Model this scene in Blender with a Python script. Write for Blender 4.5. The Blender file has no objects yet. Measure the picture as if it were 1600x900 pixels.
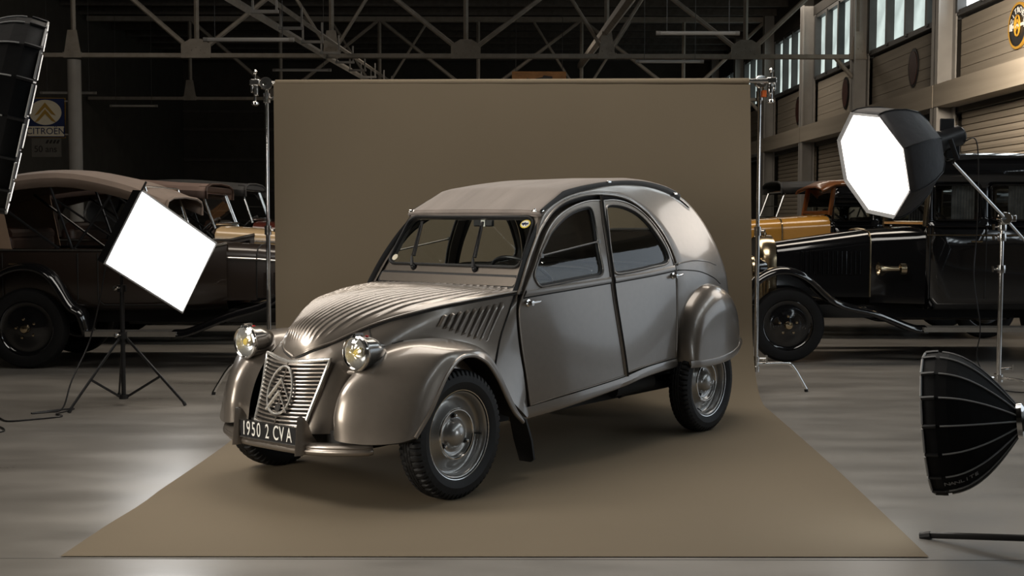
import bpy, bmesh, math, random
from mathutils import Vector, Matrix
from mathutils.geometry import delaunay_2d_cdt

S = bpy.context.scene
COL = S.collection
R = random.Random(4)
PI = math.pi

# ------------------------------------------------------------------ camera
cam_d = bpy.data.cameras.new('camera')
cam = bpy.data.objects.new('camera', cam_d)
COL.objects.link(cam)
cam_d.sensor_width = 36.0
cam_d.lens = 1884.1 / 1600 * 36
cam_d.clip_end = 300
PITCH, ROLL, CAM_H = 0.0585, 0.0021, 1.357
_f = Vector((0, math.cos(PITCH), -math.sin(PITCH)))
_u = Vector((0, math.sin(PITCH), math.cos(PITCH)))
_r = Vector((1, 0, 0))
_right = _r * math.cos(ROLL) + _u * math.sin(ROLL)
_up = -_r * math.sin(ROLL) + _u * math.cos(ROLL)
m = Matrix.Identity(4)
for i in range(3):
    m[i][0], m[i][1], m[i][2] = _right[i], _up[i], -_f[i]
m[2][3] = CAM_H
cam.matrix_world = m
S.camera = cam

# ------------------------------------------------------------------ world, exposure, large lights
w = bpy.data.worlds.new('world')
S.world = w
w.use_nodes = True
w.node_tree.nodes['Background'].inputs[0].default_value = (0.75, 0.85, 0.95, 1)
w.node_tree.nodes['Background'].inputs[1].default_value = 1.2
S.view_settings.view_transform = 'Standard'
S.view_settings.look = 'None'
S.view_settings.gamma = 1
S.view_settings.exposure = 0.0
S.cycles.max_bounces = 8
S.cycles.transparent_max_bounces = 16
S.cycles.caustics_reflective = False
S.cycles.caustics_refractive = False
S.cycles.sample_clamp_indirect = 6


def area_light(name, loc, target, sx, sy, power, color=(1, 1, 1), spread=PI):
    d = bpy.data.lights.new(name, 'AREA')
    d.shape = 'RECTANGLE'
    d.size, d.size_y = sx, sy
    d.energy = power
    d.color = color
    d.spread = spread
    o = bpy.data.objects.new(name, d)
    COL.objects.link(o)
    o.location = loc
    o.rotation_euler = (Vector(target) - Vector(loc)).to_track_quat('-Z', 'Y').to_euler()
    return o


# overhead boom light of the shoot, hung high above the car
area_light('overhead_softbox_light', (0.3, 7.9, 5.2), (0.2, 7.3, 0), 3.6, 3.0, 140, (1, 0.94, 0.86))
area_light('left_fill_light', (-3.3, 5.7, 4.3), (-0.2, 6.9, 1.1), 2.0, 2.0, 32, (1, 0.92, 0.82))  # unseen lamp added to light the windscreen frame and vent flap
# unseen fill lamps added under the roof to lift the dark hall
area_light('hall_fill_light', (0.5, 13.5, 6.9), (0.8, 12.0, 0), 9, 2.0, 300, (1, 0.88, 0.74))
area_light('hall_fill_light', (3, 31, 6.9), (3, 31, 0), 12, 3, 260, (1, 0.87, 0.72))
area_light('front_left_fill_light', (-3.5, 3.5, 1.25), (-0.9, 5.5, 0.6), 1.5, 1.5, 13, (1, 0.92, 0.80), 1.1)  # unseen lamp added for the bright front of the fender
area_light('hall_side_fill_light', (5.9, 15.4, 4.4), (8.0, 18.0, 3.9), 1.2, 1.2, 150, (1, 0.85, 0.68), 1.5)  # added lamp that brightens the near wall boards
area_light('hall_fill_light', (-7.5, 20, 7.2), (-10, 28, 3.4), 3, 2, 95, (1, 0.86, 0.70))

# ------------------------------------------------------------------ materials
MATS = {}


def mat(name, color, rough=0.5, metal=0.0, coat=0.0, spec=0.5, noise=0.0, nscale=8.0, bump=0.0, bscale=40.0,
        rvar=0.0, sheen=0.0, emit=None, estr=0.0, stretch=None):
    if name in MATS:
        return MATS[name]
    mt = bpy.data.materials.new(name)
    mt.use_nodes = True
    nt = mt.node_tree
    b = nt.nodes['Principled BSDF']
    b.inputs['Base Color'].default_value = (*color, 1)
    b.inputs['Roughness'].default_value = rough
    b.inputs['Metallic'].default_value = metal
    b.inputs['Coat Weight'].default_value = coat
    b.inputs['Coat Roughness'].default_value = 0.10 if 'car_paint' in name else 0.04
    b.inputs['Specular IOR Level'].default_value = spec
    if sheen:
        b.inputs['Sheen Weight'].default_value = sheen
    if emit:
        b.inputs['Emission Color'].default_value = (*emit, 1)
        b.inputs['Emission Strength'].default_value = estr
    tc = nt.nodes.new('ShaderNodeTexCoord')
    mp = nt.nodes.new('ShaderNodeMapping')
    nt.links.new(tc.outputs['Object'], mp.inputs['Vector'])
    if stretch:
        mp.inputs['Scale'].default_value = stretch
    n = nt.nodes.new('ShaderNodeTexNoise')
    n.inputs['Scale'].default_value = nscale
    n.inputs['Detail'].default_value = 5
    nt.links.new(mp.outputs['Vector'], n.inputs['Vector'])
    cr = nt.nodes.new('ShaderNodeValToRGB')
    lo = [max(0, c * (1 - noise)) for c in color]
    hi = [min(1, c * (1 + noise)) for c in color]
    cr.color_ramp.elements[0].color = (*lo, 1)
    cr.color_ramp.elements[1].color = (*hi, 1)
    cr.color_ramp.elements[0].position = 0.3
    cr.color_ramp.elements[1].position = 0.7
    nt.links.new(n.outputs['Fac'], cr.inputs['Fac'])
    nt.links.new(cr.outputs['Color'], b.inputs['Base Color'])
    if rvar:
        mr = nt.nodes.new('ShaderNodeMapRange')
        mr.inputs['From Min'].default_value = 0.3
        mr.inputs['From Max'].default_value = 0.7
        mr.inputs['To Min'].default_value = max(0.02, rough - rvar)
        mr.inputs['To Max'].default_value = rough + rvar
        nt.links.new(n.outputs['Fac'], mr.inputs['Value'])
        nt.links.new(mr.outputs['Result'], b.inputs['Roughness'])
    if bump:
        n2 = nt.nodes.new('ShaderNodeTexNoise')
        n2.inputs['Scale'].default_value = bscale
        n2.inputs['Detail'].default_value = 3
        nt.links.new(mp.outputs['Vector'], n2.inputs['Vector'])
        bp = nt.nodes.new('ShaderNodeBump')
        bp.inputs['Strength'].default_value = bump
        bp.inputs['Distance'].default_value = 0.01
        nt.links.new(n2.outputs['Fac'], bp.inputs['Height'])
        nt.links.new(bp.outputs['Normal'], b.inputs['Normal'])
    MATS[name] = mt
    return mt


def glass_mat(name, tint=(0.92, 0.95, 0.93), gl=(1, 1, 1), refl=1.0):
    if name in MATS:
        return MATS[name]
    mt = bpy.data.materials.new(name)
    mt.use_nodes = True
    nt = mt.node_tree
    nt.nodes.remove(nt.nodes['Principled BSDF'])
    out = nt.nodes['Material Output']
    t = nt.nodes.new('ShaderNodeBsdfTransparent')
    t.inputs[0].default_value = (*tint, 1)
    g = nt.nodes.new('ShaderNodeBsdfGlossy')
    g.inputs['Roughness'].default_value = 0.02
    g.inputs['Color'].default_value = (*gl, 1)
    fr = nt.nodes.new('ShaderNodeLayerWeight')
    pw = nt.nodes.new('ShaderNodeMath')
    pw.operation = 'POWER'
    pw.inputs[1].default_value = 4.0
    nt.links.new(fr.outputs['Facing'], pw.inputs[0])
    mul = nt.nodes.new('ShaderNodeMath')
    mul.operation = 'MULTIPLY_ADD'
    mul.inputs[1].default_value = 0.85 * refl
    mul.inputs[2].default_value = 0.06 * refl
    nt.links.new(pw.outputs[0], mul.inputs[0])
    mx = nt.nodes.new('ShaderNodeMixShader')
    nt.links.new(mul.outputs[0], mx.inputs[0])
    nt.links.new(t.outputs[0], mx.inputs[1])
    nt.links.new(g.outputs[0], mx.inputs[2])
    nt.links.new(mx.outputs[0], out.inputs['Surface'])
    MATS[name] = mt
    return mt


def emis(name, color, strength, noise=0.0, nscale=4.0):
    if name in MATS:
        return MATS[name]
    mt = bpy.data.materials.new(name)
    mt.use_nodes = True
    nt = mt.node_tree
    nt.nodes.remove(nt.nodes['Principled BSDF'])
    e = nt.nodes.new('ShaderNodeEmission')
    e.inputs[0].default_value = (*color, 1)
    e.inputs[1].default_value = strength
    if noise:
        tc = nt.nodes.new('ShaderNodeTexCoord')
        n = nt.nodes.new('ShaderNodeTexNoise')
        n.inputs['Scale'].default_value = nscale
        n.inputs['Detail'].default_value = 4
        nt.links.new(tc.outputs['Object'], n.inputs['Vector'])
        cr = nt.nodes.new('ShaderNodeValToRGB')
        cr.color_ramp.elements[0].color = (*[c * (1 - noise) for c in color], 1)
        cr.color_ramp.elements[1].color = (*color, 1)
        cr.color_ramp.elements[0].position = 0.35
        cr.color_ramp.elements[1].position = 0.65
        nt.links.new(n.outputs['Fac'], cr.inputs['Fac'])
        nt.links.new(cr.outputs['Color'], e.inputs[0])
    nt.links.new(e.outputs[0], nt.nodes['Material Output'].inputs['Surface'])
    MATS[name] = mt
    return mt


# ------------------------------------------------------------------ mesh helpers
def cr_interp(pts, n, closed=False):
    """n points per span along a Catmull-Rom (centripetal-free) curve through pts"""
    out = []
    k = len(pts)
    spans = k if closed else k - 1
    for i in range(spans):
        p1, p2 = pts[i % k], pts[(i + 1) % k]
        p0 = pts[(i - 1) % k] if (closed or i > 0) else tuple(2 * a - b for a, b in zip(p1, p2))
        p3 = pts[(i + 2) % k] if (closed or i + 2 < k) else tuple(2 * b - a for a, b in zip(p1, p2))
        for j in range(n):
            t = j / n
            out.append(tuple(0.5 * (2 * b + (c - a) * t + (2 * a - 5 * b + 4 * c - d) * t * t + (3 * b - a - 3 * c + d) * t ** 3)
                             for a, b, c, d in zip(p0, p1, p2, p3)))
    if not closed:
        out.append(tuple(pts[-1]))
    return out


def interp1(x, X, Y):
    if x <= X[0]:
        return Y[0]
    if x >= X[-1]:
        return Y[-1]
    for i in range(len(X) - 1):
        if x <= X[i + 1]:
            h = X[i + 1] - X[i]
            t = (x - X[i]) / h

            def sl(j):
                if j == 0:
                    return (Y[1] - Y[0]) / (X[1] - X[0])
                if j == len(X) - 1:
                    return (Y[-1] - Y[-2]) / (X[-1] - X[-2])
                return (Y[j + 1] - Y[j - 1]) / (X[j + 1] - X[j - 1])
            return ((2 * t ** 3 - 3 * t * t + 1) * Y[i] + (t ** 3 - 2 * t * t + t) * h * sl(i)
                    + (-2 * t ** 3 + 3 * t * t) * Y[i + 1] + (t ** 3 - t * t) * h * sl(i + 1))


class MB:
    def __init__(self):
        self.v, self.f = [], []

    def add(self, vs, fs):
        o = len(self.v)
        self.v += [tuple(p) for p in vs]
        self.f += [tuple(i + o for i in f) for f in fs]
        return self

    def grid(self, rows, close_u=False, close_v=False):
        nu, nv = len(rows), len(rows[0])
        vs = [p for r in rows for p in r]
        fs = []
        for i in range(nu if close_u else nu - 1):
            for j in range(nv if close_v else nv - 1):
                a, b = i * nv + j, i * nv + (j + 1) % nv
                c, d = ((i + 1) % nu) * nv + (j + 1) % nv, ((i + 1) % nu) * nv + j
                fs.append((a, b, c, d))
        return self.add(vs, fs)

    def box(self, c, s, rot=None):
        x, y, z = [k / 2 for k in s]
        vs = [Vector((i * x, j * y, k * z)) for i in (-1, 1) for j in (-1, 1) for k in (-1, 1)]
        if rot is not None:
            vs = [rot @ p for p in vs]
        vs = [p + Vector(c) for p in vs]
        return self.add(vs, [(0, 1, 3, 2), (4, 6, 7, 5), (0, 4, 5, 1), (2, 3, 7, 6), (0, 2, 6, 4), (1, 5, 7, 3)])

    def tube(self, path, r, n=10, closed=False, caps=True, up=None):
        """r may be a number, a list per point, or a (rx, ry) pair"""
        P = [Vector(p) for p in path]
        k = len(P)
        rows = []
        nrm = None
        for i in range(k):
            if closed:
                t = P[(i + 1) % k] - P[i - 1]
            else:
                t = P[min(i + 1, k - 1)] - P[max(i - 1, 0)]
            if t.length < 1e-9:
                t = Vector((0, 0, 1))
            t.normalize()
            if nrm is None:
                ref = Vector(up) if up else (Vector((0, 0, 1)) if abs(t.z) < 0.9 else Vector((1, 0, 0)))
                nrm = ref - t * ref.dot(t)
            else:
                nrm = nrm - t * nrm.dot(t)
            nrm.normalize()
            bi = t.cross(nrm)
            rr = r[i] if isinstance(r, list) else r
            ra, rb = rr if isinstance(rr, tuple) else (rr, rr)
            rows.append([P[i] + nrm * (math.cos(2 * PI * j / n) * ra) + bi * (math.sin(2 * PI * j / n) * rb) for j in range(n)])
        o = len(self.v)
        self.grid(rows, close_u=closed, close_v=True)
        if caps and not closed:
            self.f.append(tuple(o + j for j in range(n))[::-1])
            self.f.append(tuple(o + (k - 1) * n + j for j in range(n)))
        return self

    def lathe(self, prof, n=32, M=None, caps=False, mod=None):
        """prof: (r, h) list revolved about local z, then matrix M"""
        rows = []
        for i, (r, h) in enumerate(prof):
            row = []
            for j in range(n):
                a = 2 * PI * j / n
                rr, hh = (r, h) if mod is None else mod(i, j, r, h)
                row.append(Vector((rr * math.cos(a), rr * math.sin(a), hh)))
            rows.append(row)
        if M is not None:
            rows = [[M @ p for p in row] for row in rows]
        o = len(self.v)
        self.grid(rows, close_v=True)
        if caps:
            self.f.append(tuple(o + j for j in range(n))[::-1])
            self.f.append(tuple(o + (len(prof) - 1) * n + j for j in range(n)))
        return self

    def prism(self, poly, vec):
        """poly: 3-D points in a plane, extruded by vec"""
        k = len(poly)
        a = [Vector(p) for p in poly]
        b = [p + Vector(vec) for p in a]
        return self.add(a + b, [tuple(range(k))[::-1], tuple(range(k, 2 * k))]
                        + [(i, (i + 1) % k, k + (i + 1) % k, k + i) for i in range(k)])

    def lattice(self, ctrl, nu=4, nv=4):
        rows = [cr_interp(r, nv) for r in ctrl]
        cols = [cr_interp([rows[i][j] for i in range(len(rows))], nu) for j in range(len(rows[0]))]
        return self.grid([[cols[j][i] for j in range(len(cols))] for i in range(len(cols[0]))])


def obj(name, mb, material, parent=None, smooth=True, angle=35, flip_y=False, solid=None, bevel=None, fix=True, **props):
    me = bpy.data.meshes.new(name)
    vs = [(p[0], -p[1], p[2]) for p in mb.v] if flip_y else [tuple(p) for p in mb.v]
    fs = [f[::-1] for f in mb.f] if flip_y else mb.f
    me.from_pydata(vs, [], fs)
    if fix:
        bm = bmesh.new()
        bm.from_mesh(me)
        bmesh.ops.remove_doubles(bm, verts=bm.verts, dist=1e-5)
        bmesh.ops.recalc_face_normals(bm, faces=bm.faces)
        bm.to_mesh(me)
        bm.free()
    me.update()
    if smooth:
        for p in me.polygons:
            p.use_smooth = True
        me.set_sharp_from_angle(angle=math.radians(angle))
    me.materials.append(material)
    o = bpy.data.objects.new(name, me)
    COL.objects.link(o)
    if parent is not None:
        o.parent = parent
    if solid:
        md = o.modifiers.new('solid', 'SOLIDIFY')
        md.thickness = abs(solid)
        md.offset = -1 if solid > 0 else 1
    if bevel:
        md = o.modifiers.new('bevel', 'BEVEL')
        md.width = bevel
        md.segments = 2
        md.limit_method = 'ANGLE'
    for k, v in props.items():
        o[k] = v
    return o


def copy_part(o, parent, M=None, name=None):
    c = o.copy()
    COL.objects.link(c)
    c.parent = parent
    if M is not None:
        c.matrix_local = M
    return c


def copy_tree(o, parent=None):
    c = o.copy()
    COL.objects.link(c)
    c.parent = parent
    for ch in list(o.children):
        copy_tree(ch, c)
    return c


def thing(name, label, cat, loc=(0, 0, 0), rz=0.0, group=None, kind=None):
    o = bpy.data.objects.new(name, None)
    o.empty_display_size = 0.1
    COL.objects.link(o)
    o.location = loc
    o.rotation_euler = (0, 0, rz)
    o['label'] = label
    o['category'] = cat
    if group:
        o['group'] = group
    if kind:
        o['kind'] = kind
    return o


def tag(o, label, cat, group=None):
    o['label'], o['category'] = label, cat
    if group:
        o['group'] = group
    return o


def text_mesh(name, txt, size, material, parent=None, M=None, extrude=0.002, sx=1.0, align='CENTER', **props):
    cu = bpy.data.curves.new(name, 'FONT')
    cu.body = txt
    cu.size = size
    cu.align_x = align
    cu.align_y = 'CENTER'
    cu.extrude = extrude
    cu.offset = 0.0
    t = bpy.data.objects.new(name + '_tmp', cu)
    COL.objects.link(t)
    dg = bpy.context.evaluated_depsgraph_get()
    me = bpy.data.meshes.new_from_object(t.evaluated_get(dg))
    bpy.data.objects.remove(t)
    for v in me.vertices:
        v.co.x *= sx
    me.materials.clear()
    me.materials.append(material)
    o = bpy.data.objects.new(name, me)
    COL.objects.link(o)
    if parent is not None:
        o.parent = parent
    if M is not None:
        o.matrix_local = M
    for k, v in props.items():
        o[k] = v
    return o


def frame_matrix(o, x, y):
    """matrix with origin o, local x along x, local y near y"""
    x = Vector(x).normalized()
    z = x.cross(Vector(y)).normalized()
    y = z.cross(x)
    mm = Matrix.Identity(4)
    for i in range(3):
        mm[i][0], mm[i][1], mm[i][2], mm[i][3] = x[i], y[i], z[i], o[i]
    return mm


def axis_matrix(o, z, up=(0, 0, 1)):
    z = Vector(z).normalized()
    u = Vector(up)
    if abs(z.dot(u)) > 0.99:
        u = Vector((1, 0, 0))
    x = u.cross(z).normalized()
    y = z.cross(x)
    mm = Matrix.Identity(4)
    for i in range(3):
        mm[i][0], mm[i][1], mm[i][2], mm[i][3] = x[i], y[i], z[i], o[i]
    return mm


def panel2d(outline, holes, spacing, y_of, mb=None, extra=()):
    """triangulated sheet over (x, z) with holes, y from y_of(x, z); returns an MB"""
    mb = mb or MB()
    pts, edges = [], []

    def add_loop(lp):
        o = len(pts)
        pts.extend(Vector(p) for p in lp)
        edges.extend((o + i, o + (i + 1) % len(lp)) for i in range(len(lp)))
    loops = [outline] + list(holes)
    for lp in loops:
        add_loop(lp)

    def inside(p, lp):
        c = False
        for i in range(len(lp)):
            (x1, y1), (x2, y2) = lp[i], lp[(i + 1) % len(lp)]
            if (y1 > p[1]) != (y2 > p[1]) and p[0] < (x2 - x1) * (p[1] - y1) / (y2 - y1) + x1:
                c = not c
        return c

    def near(p):
        m_ = 9
        for lp in loops:
            for i in range(len(lp)):
                a, b = Vector(lp[i]), Vector(lp[(i + 1) % len(lp)])
                ab = b - a
                t = max(0, min(1, (Vector(p) - a).dot(ab) / max(ab.length_squared, 1e-12)))
                m_ = min(m_, (a + ab * t - Vector(p)).length)
        return m_
    xs = [p[0] for p in outline]
    zs = [p[1] for p in outline]
    i = 0
    z = min(zs) + spacing / 2
    while z < max(zs):
        x = min(xs) + (spacing / 2 if i % 2 else 0)
        while x < max(xs):
            p = (x, z)
            if inside(p, outline) and not any(inside(p, h) for h in holes) and near(p) > spacing * 0.45:
                pts.append(Vector(p))
            x += spacing
        z += spacing
        i += 1
    r = delaunay_2d_cdt(pts, edges, [], 4, 1e-6)
    tris = []
    for f in r[2]:
        c = (sum(r[0][i].x for i in f) / len(f), sum(r[0][i].y for i in f) / len(f))
        if inside(c, outline) and not any(inside(c, h) for h in holes):
            tris.append(tuple(f))
    mb.add([(p.x, y_of(p.x, p.y), p.y) for p in r[0]], tris)
    return mb


def rr2d(x0, x1, z0, z1, r, n=6):
    """rounded rectangle loop"""
    out = []
    for cx_, cz_, a0 in ((x1 - r, z1 - r, 0), (x0 + r, z1 - r, PI / 2), (x0 + r, z0 + r, PI), (x1 - r, z0 + r, 1.5 * PI)):
        for i in range(n + 1):
            a = a0 + PI / 2 * i / n
            out.append((cx_ + r * math.cos(a), cz_ + r * math.sin(a)))
    return out


# ------------------------------------------------------------------ shared materials
M_paint = mat('car_paint_warm_grey', (0.222, 0.193, 0.165), rough=0.34, metal=0.68, coat=0.85, noise=0.03, nscale=30)
M_chrome = mat('chrome', (0.80, 0.79, 0.77), rough=0.12, metal=1.0, noise=0.03, nscale=12)
M_steel = mat('polished_steel', (0.68, 0.67, 0.65), rough=0.16, metal=1.0, noise=0.04, nscale=20)
M_black = mat('satin_black', (0.012, 0.012, 0.013), rough=0.38, noise=0.1)
M_blackgloss = mat('gloss_black_lacquer', (0.006, 0.006, 0.007), rough=0.12, coat=1.0, noise=0.1, nscale=3)
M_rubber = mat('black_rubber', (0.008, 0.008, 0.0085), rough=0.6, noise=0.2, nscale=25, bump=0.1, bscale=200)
M_dark = mat('matte_dark', (0.012, 0.011, 0.010), rough=0.8, noise=0.2)
M_cloth = mat('taupe_roof_canvas', (0.225, 0.190, 0.167), rough=0.85, noise=0.14, nscale=3, bump=0.25, bscale=120, sheen=0.15, stretch=(0.5, 4, 0.5))
M_glass = glass_mat('car_glass', (0.90, 0.93, 0.92))
M_wheel = mat('wheel_paint_grey', (0.33, 0.32, 0.305), rough=0.30, metal=0.6, coat=0.9, noise=0.03)
M_white = mat('white_letter_paint', (0.78, 0.77, 0.72), rough=0.5, noise=0.03)
M_brass = mat('nickel_brass', (0.62, 0.50, 0.33), rough=0.2, metal=1.0, noise=0.08)
M_fabric = mat('softbox_black_fabric', (0.005, 0.005, 0.0055), rough=0.7, spec=0.12, noise=0.15, nscale=20, bump=0.3, bscale=14)
M_dome = mat('octabox_dome_fabric', (0.020, 0.019, 0.021), rough=0.6, noise=0.15, nscale=14, bump=0.5, bscale=9)
M_piping = mat('grey_seam_piping', (0.30, 0.30, 0.30), rough=0.5, noise=0.05)
M_bright = mat('bright_plated_trim', (0.82, 0.80, 0.76), rough=0.27, metal=0.85, noise=0.03)
M_silver = mat('silver_lining', (0.7, 0.7, 0.68), rough=0.3, metal=0.9, noise=0.05)

# ================================================================== SETTING
def struct(name, mb, material, parent=None, **k):
    return obj(name, mb, material, parent, kind='structure', **k) if parent is None else obj(name, mb, material, parent, **k)


M_floor = mat('polished_concrete', (0.205, 0.190, 0.170), rough=0.34, spec=0.6, noise=0.20, nscale=1.8, rvar=0.07,
              bump=0.03, bscale=30, stretch=(0.55, 1.6, 1))
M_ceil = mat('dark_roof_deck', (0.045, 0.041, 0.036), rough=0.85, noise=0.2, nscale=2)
M_purlin = mat('purlin_steel', (0.10, 0.09, 0.08), rough=0.7, noise=0.2)
M_truss = mat('truss_steel_painted', (0.29, 0.262, 0.225), rough=0.6, noise=0.15, nscale=6)
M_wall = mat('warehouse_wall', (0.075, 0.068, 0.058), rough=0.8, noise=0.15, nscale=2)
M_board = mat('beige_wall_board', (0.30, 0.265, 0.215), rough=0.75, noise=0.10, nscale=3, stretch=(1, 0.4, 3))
M_shutter = mat('beige_roller_shutter', (0.30, 0.262, 0.21), rough=0.6, noise=0.08, nscale=2)
M_frame = mat('window_frame_grey', (0.05, 0.05, 0.05), rough=0.5, noise=0.1)
M_colm = mat('column_paint_grey', (0.30, 0.29, 0.275), rough=0.55, noise=0.08, nscale=3)

XW, XL, YB, YF, ZC = 8.0, -13.0, 48.0, -6.0, 7.6
fl = MB()
fl.grid([[(XL + (XW - XL) * i / 10, YF + (YB - YF) * j / 20, 0) for j in range(21)] for i in range(11)])
struct('floor', fl, M_floor, smooth=False)
flo = bpy.data.objects['floor']
obj('slab_joint', MB().box(((XL + XW) / 2, 4.72, 0.0006), (XW - XL, 0.005, 0.001)), mat('joint_filler_grey', (0.09, 0.085, 0.078), rough=0.6, noise=0.2), flo, smooth=False)
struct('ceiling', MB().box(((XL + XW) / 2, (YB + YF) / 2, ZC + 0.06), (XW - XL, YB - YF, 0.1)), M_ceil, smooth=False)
ceil = bpy.data.objects['ceiling']
pm = None
for k in range(26):
    y = 9.5 + k * 1.5
    if pm is None:
        pm = obj('purlin', MB().box((0, 0, 0), (XW - XL, 0.09, 0.2)), M_purlin, ceil, smooth=False)
        pm.location = ((XL + XW) / 2, y, ZC - 0.1)
    else:
        c = copy_part(pm, ceil)
        c.location = ((XL + XW) / 2, y, ZC - 0.1)
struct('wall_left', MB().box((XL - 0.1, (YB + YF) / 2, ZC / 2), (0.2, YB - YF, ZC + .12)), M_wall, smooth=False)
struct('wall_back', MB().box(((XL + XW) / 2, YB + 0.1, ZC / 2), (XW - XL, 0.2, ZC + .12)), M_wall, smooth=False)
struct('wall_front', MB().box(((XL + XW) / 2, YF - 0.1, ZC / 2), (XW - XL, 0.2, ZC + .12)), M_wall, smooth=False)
wb = bpy.data.objects['wall_back']
for k, z in enumerate((1.2, 2.4, 3.6, 4.8, 5.5)):
    obj('cladding_rail', MB().box(((XL + XW) / 2, YB - 0.05, z), (XW - XL, 0.1, 0.12)), M_purlin, wb, smooth=False)

# right wall: shutters below, lintel beam, boards, clerestory windows, columns
wr = MB()
wr.box((XW + 0.25, (YB + YF) / 2, (ZC + 3.2) / 2), (0.2, YB - YF, ZC - 3.1))
wr.box((XW + 0.25, (6.55 + YF) / 2, 1.6), (0.2, 6.55 - YF, 3.2)).box((XW + 0.25, (YB + 11.95) / 2, 1.6), (0.2, YB - 11.95, 3.2))
struct('ground_outside', MB().box((XW + 15.2, 12, -0.06), (30, 60, 0.1)), mat('yard_asphalt', (0.08, 0.08, 0.078), rough=0.9, noise=0.2), smooth=False)
wr.box((XW + 0.06, (YB + YF) / 2, 3.55), (0.2, YB - YF, 0.6))
wall_r = struct('wall_right', wr, M_wall, smooth=False)
COLY = [-4.5, 1.0, 6.5, 12.0, 17.0, 21.9, 27.2, 32.0, 36.8, 41.6, 46.5]
lin = MB().box((0, 0, 0), (0.45, 1, 0.40))
board = None
slat = None
M_pane = emis('daylit_frosted_pane', (0.62, 0.72, 0.68), 1.15, noise=0.35, nscale=1.6)
M_panew = emis('daylit_pane_open_sky', (0.86, 0.95, 1.0), 4.0, noise=0.25, nscale=0.8)
pane = mull = None
pane_near = None
for b in range(len(COLY) - 1):
    y0, y1 = COLY[b] + 0.18, COLY[b + 1] - 0.18
    L, yc = y1 - y0, (y0 + y1) / 2
    li = obj('lintel_casing', lin, M_board, wall_r, smooth=False)
    li.location, li.scale = (XW - 0.2, yc, 3.55), (1, L + 0.3, 1)
    for k in range(5):
        if board is None:
            board = obj('cladding_board', MB().box((0, 0, 0), (0.05, 1, 0.212)), M_board, wall_r, smooth=False, bevel=0.006)
            bo = board
        else:
            bo = copy_part(board, wall_r)
        bo.location, bo.scale = (XW + 0.02, yc, 3.92 + k * 0.218), (1, L, 1)
    # roller shutter
    if b < 8 and b != 2:      # the third roller door stands open
        d = struct('door_%d' % (b + 1), MB().box((XW + 0.1, yc, 1.65), (0.03, L, 3.3)), M_wall, smooth=False)
        for k in range(27):
            if slat is None:
                slat = obj('slat', MB().prism([(-0.02, 0, -0.058), (0.012, 0, -0.05), (0.02, 0, 0), (0.012, 0, 0.05), (-0.02, 0, 0.058)], (0, 1, 0)), M_shutter, d, smooth=False)
                sl = slat
            else:
                sl = copy_part(slat, d)
            sl.location, sl.scale = (XW + 0.06, y0, 0.12 + k * 0.118), (-1, L, 1)
    # clerestory window
    wn = struct('window_%d' % (b + 1), MB().box((XW + 0.02, yc, 5.0), (0.22, L, 0.10)).box((XW + 0.02, yc, 6.6), (0.22, L, 0.1)), M_frame, smooth=False)
    n = 4
    for k in range(n):
        if b == 5 and pane_near is None:      # trees stand outside from here on
            pane_near = pane
            pane = obj('pane', MB().box((0, 0, 0), (0.012, 1.0, 1.56)), M_pane, wn, smooth=False)
            pa, mu = pane, copy_part(mull, wn)
        elif pane is None:
            pane = obj('pane', MB().box((0, 0, 0), (0.012, 1.0, 1.56)), M_panew, wn, smooth=False)
            mull = obj('mullion', MB().box((0, 0, 0), (0.20, 0.10, 1.6)).box((0.05, 0.16, 0), (0.06, 0.05, 1.6)), M_frame, wn, smooth=False)
            pa, mu = pane, mull
        else:
            pa, mu = copy_part(pane, wn), copy_part(mull, wn)
        st = L / n
        pa.location, pa.scale = (XW + 0.05, y0 + st * (k + 0.5), 5.8), (1, st - 0.11, 1)
        mu.location = (XW - 0.02, y0 + st * (k + 1) - 0.05, 5.8)
obj('upper_fascia', MB().box((XW + 0.02, (YB + YF) / 2, 7.15), (0.25, YB - YF, 1.0)), M_ceil, wall_r, smooth=False)

column = None
for k, y in enumerate(COLY[4:]):
    o = MB().box((0, 0, 3.8), (0.34, 0.03, 7.6)).box((-0.155, 0, 3.8), (0.03, 0.34, 7.6)).box((0.155, 0, 3.8), (0.03, 0.34, 7.6))
    c = obj('steel_column', o, M_colm, smooth=False)
    c.location = (XW - 0.24, y, 0)
    lab = ['grey steel column on the window wall nearest the round emblem sign',
           'grey steel column just beyond the round emblem sign, between two clerestory windows',
           'wide grey steel column where the main truss chord meets the window wall',
           'grey steel column on the window wall, second beyond the main truss',
           'grey steel column on the window wall, third beyond the main truss',
           'grey steel column on the window wall beside the backdrop clamp, fourth beyond the main truss',
           'farthest grey steel column on the window wall'][k]
    tag(c, lab, 'column', 'columns along the window wall')
o = MB().lathe([(0.15, 0), (0.15, 4.85)], 20, caps=True)
c = obj('steel_column', o, M_colm)
c.location = (-9.8, 27.2, 0)
tag(c, 'round grey steel column behind the brown touring car, carrying the enamel sign', 'column')

# trusses
NODES = [-9.8, -7.05, -4.04, -1.04, 2.1, 5.2, 7.7]


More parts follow.
